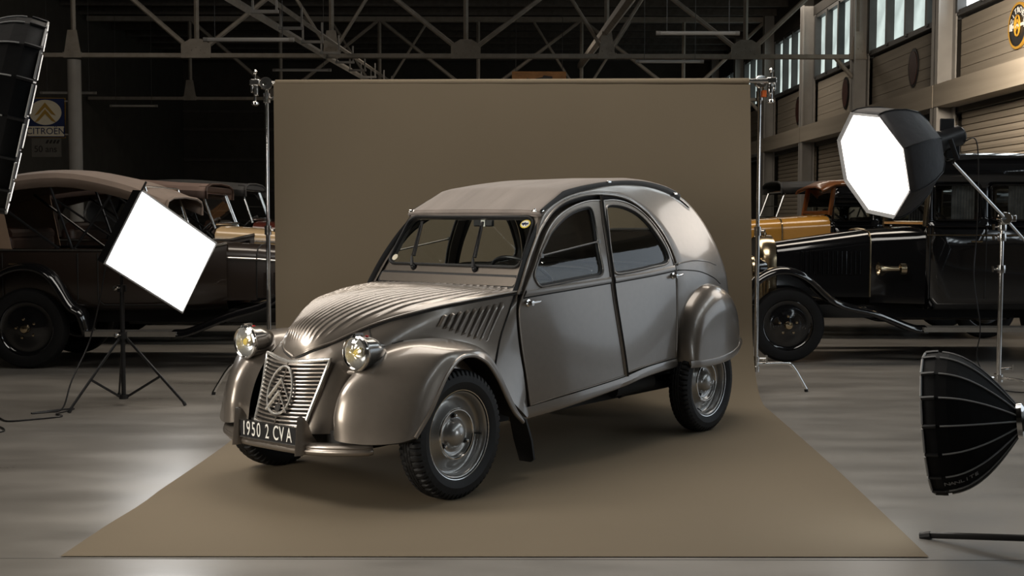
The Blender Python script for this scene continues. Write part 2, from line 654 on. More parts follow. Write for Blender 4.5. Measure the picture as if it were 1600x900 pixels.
def truss(Y, label):
    t = thing('roof_truss', label, 'truss', (0, Y, 0), group='roof trusses across the hall')
    zc, zt = 4.95, 7.35
    obj('lower_chord', MB().box((-2.6, -0.05, zc), (20.6, 0.07, 0.095)).box((-2.6, 0.05, zc), (20.6, 0.07, 0.095)), M_truss, t, smooth=False, bevel=0.008)
    obj('upper_chord', MB().box((-2.6, 0, zt), (20.6, 0.15, 0.15)), M_truss, t, smooth=False)
    for i, x in enumerate(NODES):
        big = i in (1, 3, 5)
        obj('gusset_plate', MB().prism([(x - 0.33, -0.1, zc - 0.06), (x + 0.33, -0.1, zc - 0.06), (x + 0.33, -0.1, zc + 0.24),
                                        (x + 0.12, -0.1, zc + 0.36), (x - 0.12, -0.1, zc + 0.36), (x - 0.33, -0.1, zc + 0.24)] if big else
                                       [(x - 0.2, -0.1, zc - 0.06), (x + 0.2, -0.1, zc - 0.06), (x + 0.1, -0.1, zc + 0.55), (x - 0.1, -0.1, zc + 0.55)],
                                       (0, 0.03, 0)), M_truss, t, smooth=False)
        rb = MB()
        for q in range(5):
            rb.lathe([(0.016, 0), (0.012, 0.012), (0, 0.014)], 6, axis_matrix((x - 0.2 + q * 0.1, -0.1, zc + 0.05 + 0.06 * (2 - abs(q - 2))), (0, -1, 0)))
        obj('rivets', rb, M_truss, t, kind='stuff')
        obj('post', MB().tube([(x, 0, zc), (x, 0, zt)], (0.055, 0.05), 4), M_truss, t, smooth=False)
        if big:
            for s in (-1, 1):
                j = i + s
                if 0 <= j < len(NODES):
                    obj('diagonal', MB().tube([(x + s * 0.1, 0, zc + 0.1), (NODES[j], 0, zt)], 0.055, 6), M_truss, t)
        else:
            for s in (-1, 1):
                if 0 < i < len(NODES) - 1:
                    obj('diagonal', MB().tube([(x + s * 0.05, 0, zc + 0.1), (x + s * 1.5, 0, zt)], 0.04, 6), M_truss, t)
    obj('knee_brace', MB().tube([(7.6, 0, 4.5), (7.2, 0, 4.95)], 0.05, 6), M_truss, t)


truss(27.2, 'nearest steel roof truss, its lower chord running just above the backdrop')
truss(37.0, 'farther steel roof truss seen behind and below the nearest one')

# cable tray with light brackets, and the sloping longitudinal beam
t = thing('cable_tray', 'steel cable tray with short hanging brackets receding above the left backdrop stand', 'tray', (-4.04, 0, 0))
obj('tray_rail', MB().tube([(-0.12, 12, 4.32), (-0.12, 27, 4.93), (-0.12, 40, 5.5)], (0.07, 0.03), 4), M_truss, t, smooth=False)
obj('tray_rail', MB().tube([(0.2, 12, 4.5), (0.2, 27, 5.12), (0.2, 40, 5.7)], (0.05, 0.04), 4), M_truss, t, smooth=False)
for k in range(10):
    y = 16.3 + k * 2.2
    zz = 4.32 + (y - 12) * 0.0406
    obj('bracket', MB().box((0.28, y, zz - 0.12), (0.42, 0.05, 0.05)).box((0.46, y, zz + 0.06), (0.03, 0.04, 0.36)).box((0.1, y, zz + 0.08), (0.03, 0.04, 0.4)), M_colm, t, smooth=False)
t = obj('roof_beam', MB().tube([(2.1, 14, 4.9), (2.1, 37.7, 6.05)], (0.13, 0.10), 6), M_truss)
tag(t, 'thick sloping steel beam running away over the middle of the backdrop', 'beam')
M_tube = mat('unlit_tube_lamp', (0.46, 0.45, 0.43), rough=0.35, noise=0.03)
for xc, y, z, lab in ((-3.9, 18, 3.97, 'unlit tube lamp hanging left of the cable tray above the left backdrop stand'),
                      (-4.83, 27.9, 4.72, 'unlit tube lamp just over the left end of the backdrop top'),
                      (2.98, 19.6, 4.32, 'unlit tube lamp hanging above the right half of the backdrop, over the truss chord'),
                      (3.1, 24, 4.43, 'unlit tube lamp just over the right part of the backdrop, level with the truss chord'),
                      (-10.6, 29, 4.3, 'dim unlit tube lamp behind the round column, above the enamel sign'),
                      (-10.6, 34, 4.45, 'dim unlit tube lamp far back, right of the round column')):
    t = thing('tube_lamp', lab, 'lamp', (xc, y, z), group='unlit tube lamps under the roof')
    obj('tube', MB().tube([(-0.6, 0, 0), (0.6, 0, 0)], 0.032, 8), M_tube, t)
    for s in (-1, 1):
        obj('end_cap', MB().tube([(s * 0.6, 0, 0), (s * 0.67, 0, 0)], 0.036, 8), M_colm, t)
        obj('hanger', MB().tube([(s * 0.5, 0, 0.02), (s * 0.5, 0, ZC + 0.02 - z)], 0.006, 5), M_frame, t)

# enamel sign on the column
t = thing('enamel_sign', 'blue and white enamel sign with gold double chevrons, hung from the round column', 'sign', (-10.45, 27.2, 3.13))
M_blue = mat('sign_blue', (0.012, 0.022, 0.085), rough=0.4, noise=0.1)
M_cream = mat('sign_cream', (0.62, 0.57, 0.45), rough=0.4, noise=0.06)
M_gold = mat('sign_gold', (0.36, 0.22, 0.045), rough=0.4, noise=0.1)
obj('sign_board', MB().box((0, 0, 0.43), (0.84, 0.06, 0.86)), M_blue, t, smooth=False)
obj('sign_frame', MB().tube([(-0.43, 0, 0), (0.43, 0, 0), (0.43, 0, 0.86), (-0.43, 0, 0.86)], 0.022, 4, closed=True), M_gold, t, smooth=False)
obj('name_band', MB().box((0, -0.034, 0.13), (0.82, 0.012, 0.22)), M_cream, t, smooth=False)
obj('oval', MB().prism([(0.36 * math.cos(a * PI / 20), -0.031, 0.55 + 0.28 * math.sin(a * PI / 20)) for a in range(40)], (0, -0.012, 0)), M_cream, t, smooth=False)
for zz in (0.62, 0.47):
    obj('chevron', MB().prism([(0, -0.044, zz + 0.15), (0.24, -0.044, zz - 0.14), (0.15, -0.044, zz - 0.11), (0, -0.044, zz + 0.05), (-0.15, -0.044, zz - 0.11), (-0.24, -0.044, zz - 0.14)][::-1], (0, -0.012, 0)), M_gold, t, smooth=False)
text_mesh('lettering', 'CITRO\u00cbN', 0.205, M_blue, t, frame_matrix((0, -0.043, 0.128), (1, 0, 0), (0, 0, 1)))
for zz in (0.06, 0.80):
    obj('bracket', MB().tube([(0.42, 0, zz), (0.56, 0, zz)], 0.02, 6), M_colm, t)
t = thing('anniversary_sign', 'small dim grey sign reading 50 ans under the blue enamel sign', 'sign', (-10.45, 27.2, 2.70))
obj('sign_board', MB().box((0, 0, 0.2), (0.66, 0.03, 0.42)), mat('sign_grey', (0.10, 0.095, 0.085), rough=0.6, noise=0.1), t, smooth=False)
text_mesh('lettering', '50 ans', 0.2, M_dark, t, frame_matrix((-0.02, -0.02, 0.16), (1, 0, 0), (0, 0, 1)))
for q in (-0.28, 0.28):
    obj('hanger', MB().tube([(q, 0, 0.4), (q, 0, 0.41)], 0.01, 5), M_frame, t)
for k in range(4):
    obj('bar', MB().prism([(-0.02 + k * 0.08, -0.016, 0.29), (0.03 + k * 0.08, -0.016, 0.29), (0.07 + k * 0.08, -0.016, 0.37), (0.02 + k * 0.08, -0.016, 0.37)], (0, -0.006, 0)), M_dark, t, smooth=False)

# picture hanging behind the backdrop
t = thing('hanging_picture', 'orange picture with a dark car shape showing above the backdrop top', 'picture', (0.80, 36.6, 4.93))
obj('picture_board', MB().box((0, 0, 0.4), (1.63, 0.04, 0.82)), mat('picture_orange', (0.33, 0.15, 0.045), rough=0.6, noise=0.35, nscale=2.5, stretch=(1, 1, 3)), t, smooth=False)
M_pd = mat('picture_dark', (0.03, 0.022, 0.02), rough=0.6, noise=0.3)
obj('painted_shape', MB().prism([(-0.12, -0.021, 0.3), (0.40, -0.021, 0.3), (0.40, -0.021, 0.66), (0.14, -0.021, 0.69), (0.1, -0.021, 0.64), (-0.10, -0.021, 0.60)], (0, -0.006, 0)), M_pd, t, smooth=False)
obj('painted_shape', MB().prism([(-0.40, -0.021, 0.4), (-0.22, -0.021, 0.38), (-0.2, -0.021, 0.58), (-0.37, -0.021, 0.61)], (0, -0.006, 0)), M_pd, t, smooth=False)
for s in (-0.7, 0.7):
    obj('wire', MB().tube([(s, 0, 0.8), (s, 0, 2.62)], 0.01, 5), M_frame, t)

# round emblem and shields on the boards of the window wall
t = thing('round_emblem', 'round black emblem with yellow rim and white cross bar on the beige wall boards', 'sign', (XW - 0.02, 19.2, 4.39))
yel = mat('emblem_yellow', (0.50, 0.27, 0.03), rough=0.5, noise=0.1)
AX = axis_matrix((0, 0, 0), (-1, 0, 0))
obj('disc', MB().lathe([(0, 0.02), (0.34, 0.02), (0.34, 0)], 40, AX, caps=False), M_black, t, angle=30)
obj('rim', MB().lathe([(0.325, 0.03), (0.365, 0.03), (0.365, 0.0), (0.325, 0.0)], 40, AX), yel, t)
obj('cross_bar', MB().box((-0.024, 0, 0), (0.012, 0.62, 0.05)).box((-0.024, 0.27, 0), (0.014, 0.08, 0.11)).box((-0.024, -0.27, 0), (0.014, 0.08, 0.11)), M_white, t, smooth=False)
obj('centre_oval', MB().tube([(-0.034, 0.095 * math.cos(a * PI / 14), 0.16 * math.sin(a * PI / 14)) for a in range(28)], 0.014, 6, closed=True), yel, t)
for dz in (0.05, -0.05):
    obj('chevron', MB().tube([(-0.034, 0.08, dz - 0.05), (-0.034, 0, dz + 0.04), (-0.034, -0.08, dz - 0.05)], 0.012, 5), yel, t)


def ring_text(txt, r, a0, da, size, top):
    for i, ch in enumerate(txt):
        if ch == ' ':
            continue
        a = a0 + da * i
        # seen from inside the hall, +Y runs to the left: screen right = -Y
        p = (-0.022, -r * math.cos(a), r * math.sin(a))
        up = (0, -math.cos(a), math.sin(a)) if top else (0, math.cos(a), -math.sin(a))
        rt = Vector(up).cross(Vector((-1, 0, 0)))
        text_mesh('letter', ch, size, M_white, t, frame_matrix(p, rt, up), extrude=0.003)


ring_text('CITRO\u00cbN', 0.245, math.radians(160), -math.radians(23), 0.13, True)
M_shield = mat('shield_red_brown', (0.05, 0.016, 0.012), rough=0.5, noise=0.3, nscale=6)
for k, y in enumerate((24.2, 29.1, 33.9)):
    s = MB()
    pts = [(0.30 * math.sin(a) * (1 if math.cos(a) > 0 else 1 - 0.25 * abs(math.cos(a))), 0.39 * math.cos(a)) for a in [2 * PI * i / 32 for i in range(32)]]
    t = thing('wall_shield', ['dark red oval shield on the wall boards between the two near columns',
                              'dim oval shield on the wall boards just beyond the wide column',
                              'faint narrow shield on the wall boards, farthest of three, beside the far columns'][k], 'sign', (XW - 0.01, y, 4.34), group='shields on the window wall')
    obj('plate', MB().prism([(-0.02, a, b) for a, b in pts], (0.02, 0, 0)), M_black, t, smooth=False)
    obj('field', MB().prism([(-0.03, a * 0.82, b * 0.84) for a, b in pts], (0.01, 0, 0)), M_shield, t, smooth=False)

# ================================================================== PAPER BACKDROP
M_paper = mat('taupe_backdrop_paper', (0.190, 0.152, 0.104), rough=0.85, spec=0.2, noise=0.03, nscale=0.8)
t = thing('backdrop_paper', 'wide taupe paper sweep hung from two stands and rolled out under the grey car', 'backdrop', (0, 9.15, 0), kind='thing')
path = [(4.74 + 3.86 * i / 24, 0.004) for i in range(25)]
path += [(8.6 + 0.55 * math.sin(a * PI / 24), 0.004 + 0.55 * (1 - math.cos(a * PI / 24))) for a in range(1, 13)]
path += [(9.15, 0.554 + (2.36 - 0.554) * i / 14) for i in range(1, 15)]
rows = []
for (y, z) in path:
    if z < 0.3:
        xl = interp1(y, [4.74, 7.22, 8.6, 9.15], [-1.80, -1.70, -1.76, -1.795])
        xr = interp1(y, [4.74, 6.54, 8.48, 9.15], [1.671, 1.757, 1.817, 1.835])
    else:
        xl, xr = -1.798, 1.835 - 0.045 * (z - 0.3) / 2.06
    if 5.3 < y < 5.9 and z < 0.1:
        xl += 0.012 * math.sin((y - 5.3) / 0.6 * PI)
    if y < 4.8:
        y2 = y + 0.02
    rows.append([(xl + (xr - xl) * j / 24, (y + (0.016 * j / 24 if z < 0.01 and y < 4.75 else 0)) - 9.15, z + (0.0015 * math.sin(j * 1.7 + y * 3) if z > 0.6 else 0)) for j in range(25)])
obj('paper_sheet', MB().grid(rows), M_paper, t, angle=60)
obj('paper_roll', MB().tube([(-1.79, 0.035, 2.365), (1.785, 0.035, 2.385)], 0.026, 20), M_paper, t)
obj('crossbar', MB().tube([(-1.93, 0.035, 2.363), (1.93, 0.035, 2.392)], 0.016, 12), M_steel, t)


def cstand(name, label, x, y, h, legs, cat='stand'):
    t = thing(name, label, cat, (x, y, 0), group='chrome stands holding the backdrop')
    obj('column_tube', MB().tube([(0, 0, 0.20), (0, 0, 1.25)], 0.0175, 14), M_chrome, t)
    obj('riser_tube', MB().tube([(0, 0, 1.2), (0, 0, h)], 0.0145, 14), M_chrome, t)
    for z in (1.22, h - 0.12):
        c = obj('collar', MB().lathe([(0.017, 0), (0.027, 0), (0.027, 0.07), (0.017, 0.07)], 16, Matrix.Translation((0, 0, z))), M_steel, t)
        obj('knob', MB().tube([(0.02, 0, z + 0.035), (0.055, 0, z + 0.035)], 0.006, 8).tube([(0.05, -0.025, z + 0.035), (0.058, 0.025, z + 0.035)], (0.012, 0.006), 8), M_steel, c)
    b = obj('base_hub', MB().lathe([(0.018, 0.17), (0.03, 0.17), (0.03, 0.21), (0.022, 0.215), (0.022, 0.25), (0.03, 0.255), (0.03, 0.29), (0.018, 0.29)], 16), M_steel, t)
    obj('knob', MB().tube([(0.02, -0.01, 0.27), (0.075, -0.01, 0.27)], 0.008, 8).box((0.08, -0.01, 0.27), (0.012, 0.02, 0.06)), M_steel, b)
    for i, (dx, dy) in enumerate(legs):
        z = 0.23 - 0.02 * i
        L = math.hypot(dx, dy)
        ux, uy = dx / L, dy / L
        lg = obj('leg', MB().tube(cr_interp([(ux * 0.02, uy * 0.02, z), (ux * L * 0.35, uy * L * 0.35, z), (ux * L * 0.64, uy * L * 0.64, z - 0.005),
                                             (ux * L * 0.76, uy * L * 0.76, z - 0.05), (ux * L * 0.88, uy * L * 0.88, 0.10), (dx, dy, 0.015)], 6), 0.0125, 12), M_chrome, t)
        obj('foot_cap', MB().tube([(dx * 0.99, dy * 0.99, 0.022), (dx, dy, 0.0)], 0.015, 10), M_rubber, lg)
    # grip head and crossbar clamp at the top
    g = obj('grip_head', MB().lathe([(0, -0.025), (0.045, -0.022), (0.05, -0.005), (0.05, 0.005), (0.045, 0.022), (0, 0.025)], 24, axis_matrix((0, -0.03, h + 0.02), (0.2, -1, 0))), M_steel, t)
    obj('grip_screw', MB().lathe([(0, 0.03), (0.018, 0.03), (0.02, 0.0), (0, 0)], 12, axis_matrix((0, -0.06, h + 0.02), (0.2, -1, 0))), M_chrome, g)
    s = -1 if x < 0 else 1
    k = obj('super_clamp', MB().box((s * 0.085, -0.02, h + 0.03), (0.075, 0.05, 0.045)).box((s * 0.075, -0.02, h - 0.03), (0.03, 0.05, 0.08)).box((s * 0.105, -0.02, h - 0.02), (0.02, 0.045, 0.06)), M_chrome, t, bevel=0.006)
    obj('clamp_screw', MB().lathe([(0.008, 0.05), (0.008, 0.09), (0.018, 0.095), (0.022, 0.11), (0.012, 0.125), (0, 0.127)], 12, Matrix.Translation((s * 0.085, -0.02, h))), M_chrome, k)
    obj('clamp_knob', MB().lathe([(0.01, 0), (0.01, 0.05), (0.028, 0.06), (0.03, 0.075), (0.015, 0.085), (0, 0.086)], 12, axis_matrix((s * 0.085, -0.02, h - 0.06), (0, 0, -1))), M_chrome, k)
    return t


cstand('backdrop_stand', 'chrome stand at the left edge of the backdrop, before the cream bonnet', -1.86, 9.2, 2.34, [(-0.42, -0.05), (0.1, 0.42), (-0.1, 0.5)])
st = cstand('backdrop_stand', 'chrome stand at the right edge of the backdrop, before the black limousine', 1.885, 9.27, 2.37, [(0.42, 0.1), (0.08, 0.55), (-0.1, 0.45)])
obj('orange_tape', MB().box((0.03, -0.03, 2.30), (0.03, 0.03, 0.05)), mat('orange_tape', (0.6, 0.12, 0.02), rough=0.6, noise=0.05), st, smooth=False)

# ================================================================== GREY CAR
# car frame: x to the rear from the front axle, y to the car's own left, z up
CAR = thing('vintage_car', 'grey rounded four door saloon with ribbed bonnet and canvas roof standing on the paper backdrop', 'car',
            (-0.7854, 6.1654, 0), 0.8954)
XB_ = [.3, .50, .75, 1.0, 1.4, 1.8, 2.1, 2.5, 2.9, 3.15]
YB_ = [.50, .545, .575, .598, .615, .625, .625, .61, .565, .52]


def ys(x, z):
    y = interp1(x, XB_, YB_)
    if z > .98:
        return y - .17 * (z - .98) - .22 * (z - .98) ** 2
    d = .98 - z
    return y + interp1(x, [.5, 1.0, 1.4, 1.7, 2.1, 2.9], [.05, .12, .15, .13, .06, .05]) * d - .10 * d * d


def car(name, mb, material, parent=None, **k):
    return obj(name, mb, material, parent if parent is not None else CAR, flip_y=True, **k)


def mir(mb, s):
    if s > 0:
        return mb
    o = MB()
    o.v = [(p[0], -p[1], p[2]) for p in mb.v]
    o.f = list(mb.f)
    return o


def side3(p, off=0.0):
    return (p[0], ys(p[0], p[1]) + off, p[1])


def thick_panel(outline, holes, spacing, off=0.0, th=0.02):
    f1 = lambda x, z: ys(x, z) + off
    f2 = lambda x, z: ys(x, z) + off - th
    mb = panel2d(outline, holes, spacing, f1)
    panel2d(outline, holes, spacing, f2, mb)
    for lp in [outline] + list(holes):
        rows = [[(x, f1(x, z), z), (x, f2(x, z), z)] for x, z in lp]
        mb.grid(rows, close_u=True)
    return mb


def sm(pts, n=4, closed=False):
    return cr_interp(pts, n, closed)


D_ = [(.610, .955), (.691, 1.082), (.757, 1.171), (.842, 1.268), (.923, 1.337), (1.02, 1.399), (1.141, 1.447), (1.286, 1.477), (1.40, 1.489),
      (1.514, 1.492), (1.64, 1.486), (1.747, 1.467), (1.836, 1.433), (1.919, 1.382), (1.985, 1.322), (2.039, 1.26), (2.079, 1.197),
      (2.108, 1.132), (2.126, 1.06), (2.126, .95), (2.125, .85), (2.124, .65), (2.122, .46)]
R_ = [(.64, .965), (.715, 1.085), (.785, 1.19), (.855, 1.315), (.915, 1.395), (1.0, 1.44), (1.135, 1.483), (1.28, 1.516), (1.43, 1.538),
      (1.60, 1.557), (1.78, 1.566), (1.95, 1.562), (2.10, 1.548), (2.24, 1.522), (2.36, 1.48), (2.47, 1.42), (2.56, 1.345),
      (2.64, 1.25), (2.71, 1.14), (2.77, 1.01), (2.81, .88), (2.86, .69), (2.88, .5)]
P_ = [None] * 4 + [(.88, 1.405), (.985, 1.46), (1.125, 1.528), (1.28, 1.552), (1.43, 1.571), (1.60, 1.588), (1.78, 1.600), (1.96, 1.606),
                   (2.12, 1.597), (2.27, 1.575), (2.41, 1.535), (2.54, 1.475), (2.65, 1.395), (2.75, 1.295), (2.84, 1.18), (2.91, 1.04),
                   (2.96, .9), (3.01, .69), (3.04, .5)]
NS = 5
Df, Rf = sm(D_, NS), sm(R_, NS)
Pf = [None] * (4 * NS) + sm(P_[4:], NS)
I_END = 14 * NS          # the canvas ends here, metal tail behind

# ---- body shell: pillar and rail strips on both sides, and the tail
b = MB()
tail = []
for s in (1, -1):
    rows = []
    for i in range(len(Df)):
        d, r = Df[i], Rf[i]
        row = []
        y0 = ys(*d)
        row.append((d[0], s * (y0 - 0.05), d[1]))
        row.append((d[0], s * (y0 - 0.012), d[1]))
        L = math.hypot(r[0] - d[0], r[1] - d[1])
        for t in (0, .06, .15, .3, .45, .6, .75, .88, .95, 1.0):
            x, z = d[0] + (r[0] - d[0]) * t, d[1] + (r[1] - d[1]) * t
            y = ys(x, z)
            e = max(0, 1 - (L * t) / 0.02)
            y -= 0.010 * e * e
            if i < I_END + NS:
                k = max(0, 1 - (L * (1 - t)) / 0.03)
                y -= 0.012 * k * k
            row.append((x, s * y, z))
        if Pf[i] is None or i < I_END - NS:
            x, z = r
            row.append((x, s * (ys(x, z) - 0.05), z + 0.0))
        rows.append(row)
    ncol = min(len(q) for q in rows)
    b.grid([q[:ncol] for q in rows])
rows = []
for i in range(I_END - NS, len(Df)):
    r, p = Rf[i], Pf[i]
    yR = ys(*r)
    half = []
    for k in range(15):
        tau = PI / 2 * k / 14
        c, sn = max(0.0, math.cos(tau)) ** 0.8, max(0.0, math.sin(tau)) ** 0.8
        half.append((r[0] + (p[0] - r[0]) * sn, yR * c, r[1] + (p[1] - r[1]) * sn))
    rows.append(half + [(q[0], -q[1], q[2]) for q in half[:-1][::-1]])
nvr = len(rows[0])
vs_ = [q for r in rows for q in r]
fs_ = []
RWZ = (1.262, 1.492)
hole_rows = [i for i in range(len(rows)) if RWZ[0] < rows[i][14][2] < RWZ[1]]
i0, i1, j0, j1 = hole_rows[0], hole_rows[-1], 7, nvr - 8
for i in range(len(rows) - 1):
    for j in range(nvr - 1):
        if not (i0 <= i < i1 and j0 <= j < j1):
            fs_.append((i * nvr + j, i * nvr + j + 1, (i + 1) * nvr + j + 1, (i + 1) * nvr + j))
b.add(vs_, fs_)
shell_o = car('body_shell', b, M_paint, angle=50)
rim_ = [rows[i0][j] for j in range(j0, j1 + 1)] + [rows[i][j1] for i in range(i0 + 1, i1)] + [rows[i1][j] for j in range(j1, j0 - 1, -1)] + [rows[i][j0] for i in range(i1 - 1, i0, -1)]
rw_o = car('rear_window_frame', MB().tube(rim_, .014, 8, closed=True), M_rubber, shell_o)
car('rear_window_glass', MB().grid([[rows[i][j] for j in range(j0, j1 + 1)] for i in range(i0, i1 + 1)]), M_glass, rw_o)

# ---- canvas roof
b = MB()
rows = []
for i in range(4 * NS, I_END + 1):
    r, p = Rf[i], Pf[i]
    if i <= 6 * NS:        # straight ramp behind the windscreen header
        t = (i - 4 * NS) / (2 * NS)
        r = tuple(a + (c - a) * t for a, c in zip((.905, 1.385), (1.135, 1.483)))
        p = tuple(a + (c - a) * t for a, c in zip((.872, 1.402), (1.125, 1.530)))
    yR = ys(*Rf[i]) + 0.004
    dx, dz = p[0] - r[0], p[1] - r[1]
    half = [(r[0], yR - 0.004, r[1] - 0.012)]
    for yy, hh in ((1.0, 0.05), (.995, .25), (.98, .45), (.95, .62), (.88, .74), (.75, .84), (.55, .92), (.3, .98), (0, 1.0)):
        sag = 0.004 * math.sin(yy * 18) * (1 if 5 * NS < i < 13 * NS else .3)
        half.append((r[0] + dx * hh, yR * yy, r[1] + dz * hh + sag * 0.5))
    rows.append(half + [(q[0], -q[1], q[2]) for q in half[:-1][::-1]])
b.grid(rows)
first = rows[0]
b.grid([first, [(q[0] - 0.004, q[1], q[2] - 0.014) for q in first], [(q[0] - 0.004, q[1] * .99, q[2] - 0.034) for q in first]])
roof = car('canvas_roof', b, M_cloth, angle=40)
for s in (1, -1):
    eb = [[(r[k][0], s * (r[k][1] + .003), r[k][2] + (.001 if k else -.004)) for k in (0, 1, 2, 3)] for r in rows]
    car('dark_edge_band', MB().grid(eb), M_rubber, roof, angle=50)  # black band laid over the canvas side along the rail
hem = MB().tube([(q[0] - 0.008, q[1], q[2] - 0.016) for q in first[1:-1]], 0.010, 8)
car('front_hem', hem, M_cloth, roof)
for s in (1, -1):
    f = MB()
    f.lathe([(0.0, 0.012), (0.012, 0.010), (0.016, 0.0), (0.010, -0.01)], 12, axis_matrix((.885, s * .452, 1.386), (-0.85, 0, 0.3)))
    f.lathe([(0.0, 0.016), (0.012, 0.012), (0.014, 0.0), (0.010, -0.012)], 12, axis_matrix((.905, s * .486, 1.388), (-0.5, s * .8, 0.2)))
    f.tube([(.88, s * .458, 1.375), (.885, s * .455, 1.405)], 0.005, 6)
    car('roof_fastener', f, M_chrome, roof)
    for q in (9 * NS, 13 * NS + 3):
        x, z = Rf[q]
        car('roof_clip', MB().box((x, s * (ys(x, z) + .004), z + 0.01), (0.035, 0.016, 0.014)), M_chrome, roof, bevel=0.003)

# ---- drip rail: beaded gutter around the door arch, with dark seal behind the gap
for s in (1, -1):
    pth = [side3(p, -0.004) for p in Df[:18 * NS]]
    car('gutter_rail', mir(MB().tube(pth, 0.008, 8), s), M_paint)
    beads = MB()
    for i in range(6 * NS, 15 * NS):
        for h in (0, 0.5):
            a, c = Df[i], Df[i + 1]
            x, z = a[0] + (c[0] - a[0]) * h, a[1] + (c[1] - a[1]) * h + 0.011
            beads.lathe([(0.0045, 0), (0.003, 0.003), (0, 0.004)], 6, axis_matrix((x, ys(x, z), z), (0, 1, 0.2)))
    car('rail_stitching', mir(beads, s), M_steel, kind='stuff')
    inner = [side3((p[0], p[1]), -0.022) for p in Df]
    car('door_seal', mir(MB().tube(inner, (0.030, 0.012), 6), s), M_rubber)

# crease and seam running across the quarter panel behind the rear door
for s in (1, -1):
    car('quarter_crease', mir(MB().tube([side3(p, -.001) for p in sm([(2.135, 1.066), (2.174, 1.075), (2.362, 1.086), (2.539, 1.074), (2.66, 1.05)], 6)], .005, 6), s), M_paint)
    car('panel_seam', mir(MB().tube([side3(p, 0) for p in sm([(2.130, 1.034), (2.249, 1.029), (2.414, 1.014), (2.592, .971), (2.70, .925)], 6)], .0035, 6), s), M_dark)

# ---- doors
BP = [(1.478, .445), (1.427, .772), (1.412, .991), (1.434, 1.283), (1.480, 1.483)]
dF = [(.690, .363), (.925, .397), (1.185, .424), (1.462, .452)]
dF = sm(dF, 6)[:-1] + sm([(1.462, .452), (1.411, .772), (1.396, .991), (1.418, 1.283), (1.462, 1.456)], 6)[:-1] \
    + sm([(1.462, 1.456), (1.354, 1.452), (1.222, 1.428), (1.103, 1.392), (.997, 1.344), (.915, 1.283), (.855, 1.222), (.811, 1.17),
          (.744, 1.081), (.671, .993), (.632, .935)], 3)[:-1] + sm([(.632, .935), (.612, .878), (.612, .777), (.630, .653), (.660, .515), (.690, .363)], 4)[:-1]
dR = sm([(1.492, .467), (1.724, .487), (2.085, .499)], 6)[:-1] + sm([(2.085, .499), (2.088, .57), (2.091, .7), (2.093, .83), (2.094, .95), (2.092, 1.06), (2.075, 1.13),
      (2.042, 1.2), (1.995, 1.27), (1.937, 1.333), (1.865, 1.388), (1.787, 1.427), (1.70, 1.45), (1.602, 1.46), (1.496, 1.455)], 3)[:-1] \
    + sm([(1.496, 1.455), (1.45, 1.283), (1.428, .991), (1.443, .772), (1.492, .467)], 6)[:-1]
wF = sm([(.749, 1.065), (.747, 1.028), (.776, .991), (.835, .991), (1.012, 1.007), (1.219, 1.023), (1.300, 1.028), (1.331, 1.055), (1.335, 1.095),
         (1.332, 1.159), (1.340, 1.239), (1.353, 1.336), (1.356, 1.395), (1.336, 1.417), (1.281, 1.413), (1.180, 1.392), (1.089, 1.360),
         (.997, 1.313), (.927, 1.267), (.876, 1.218), (.820, 1.162), (.779, 1.110)], 3, True)
wR = sm([(1.499, 1.414), (1.536, 1.431), (1.602, 1.433), (1.684, 1.424), (1.776, 1.399), (1.849, 1.361), (1.916, 1.306), (1.969, 1.245),
         (2.012, 1.192), (2.038, 1.140), (2.034, 1.097), (1.985, 1.074), (1.836, 1.060), (1.678, 1.044), (1.530, 1.034), (1.462, 1.034),
         (1.437, 1.055), (1.436, 1.120), (1.446, 1.210), (1.464, 1.291), (1.483, 1.365)], 3, True)


def inset(lp, d):
    cx_ = sum(p[0] for p in lp) / len(lp)
    cz_ = sum(p[1] for p in lp) / len(lp)
    out = []
    n = len(lp)
    for i in range(n):
        a, c = lp[i - 1], lp[(i + 1) % n]
        tx, tz = c[0] - a[0], c[1] - a[1]
        L = math.hypot(tx, tz) or 1
        nx, nz = -tz / L, tx / L
        if nx * (cx_ - lp[i][0]) + nz * (cz_ - lp[i][1]) < 0:
            nx, nz = -nx, -nz
        out.append((lp[i][0] + nx * d, lp[i][1] + nz * d))
    return out


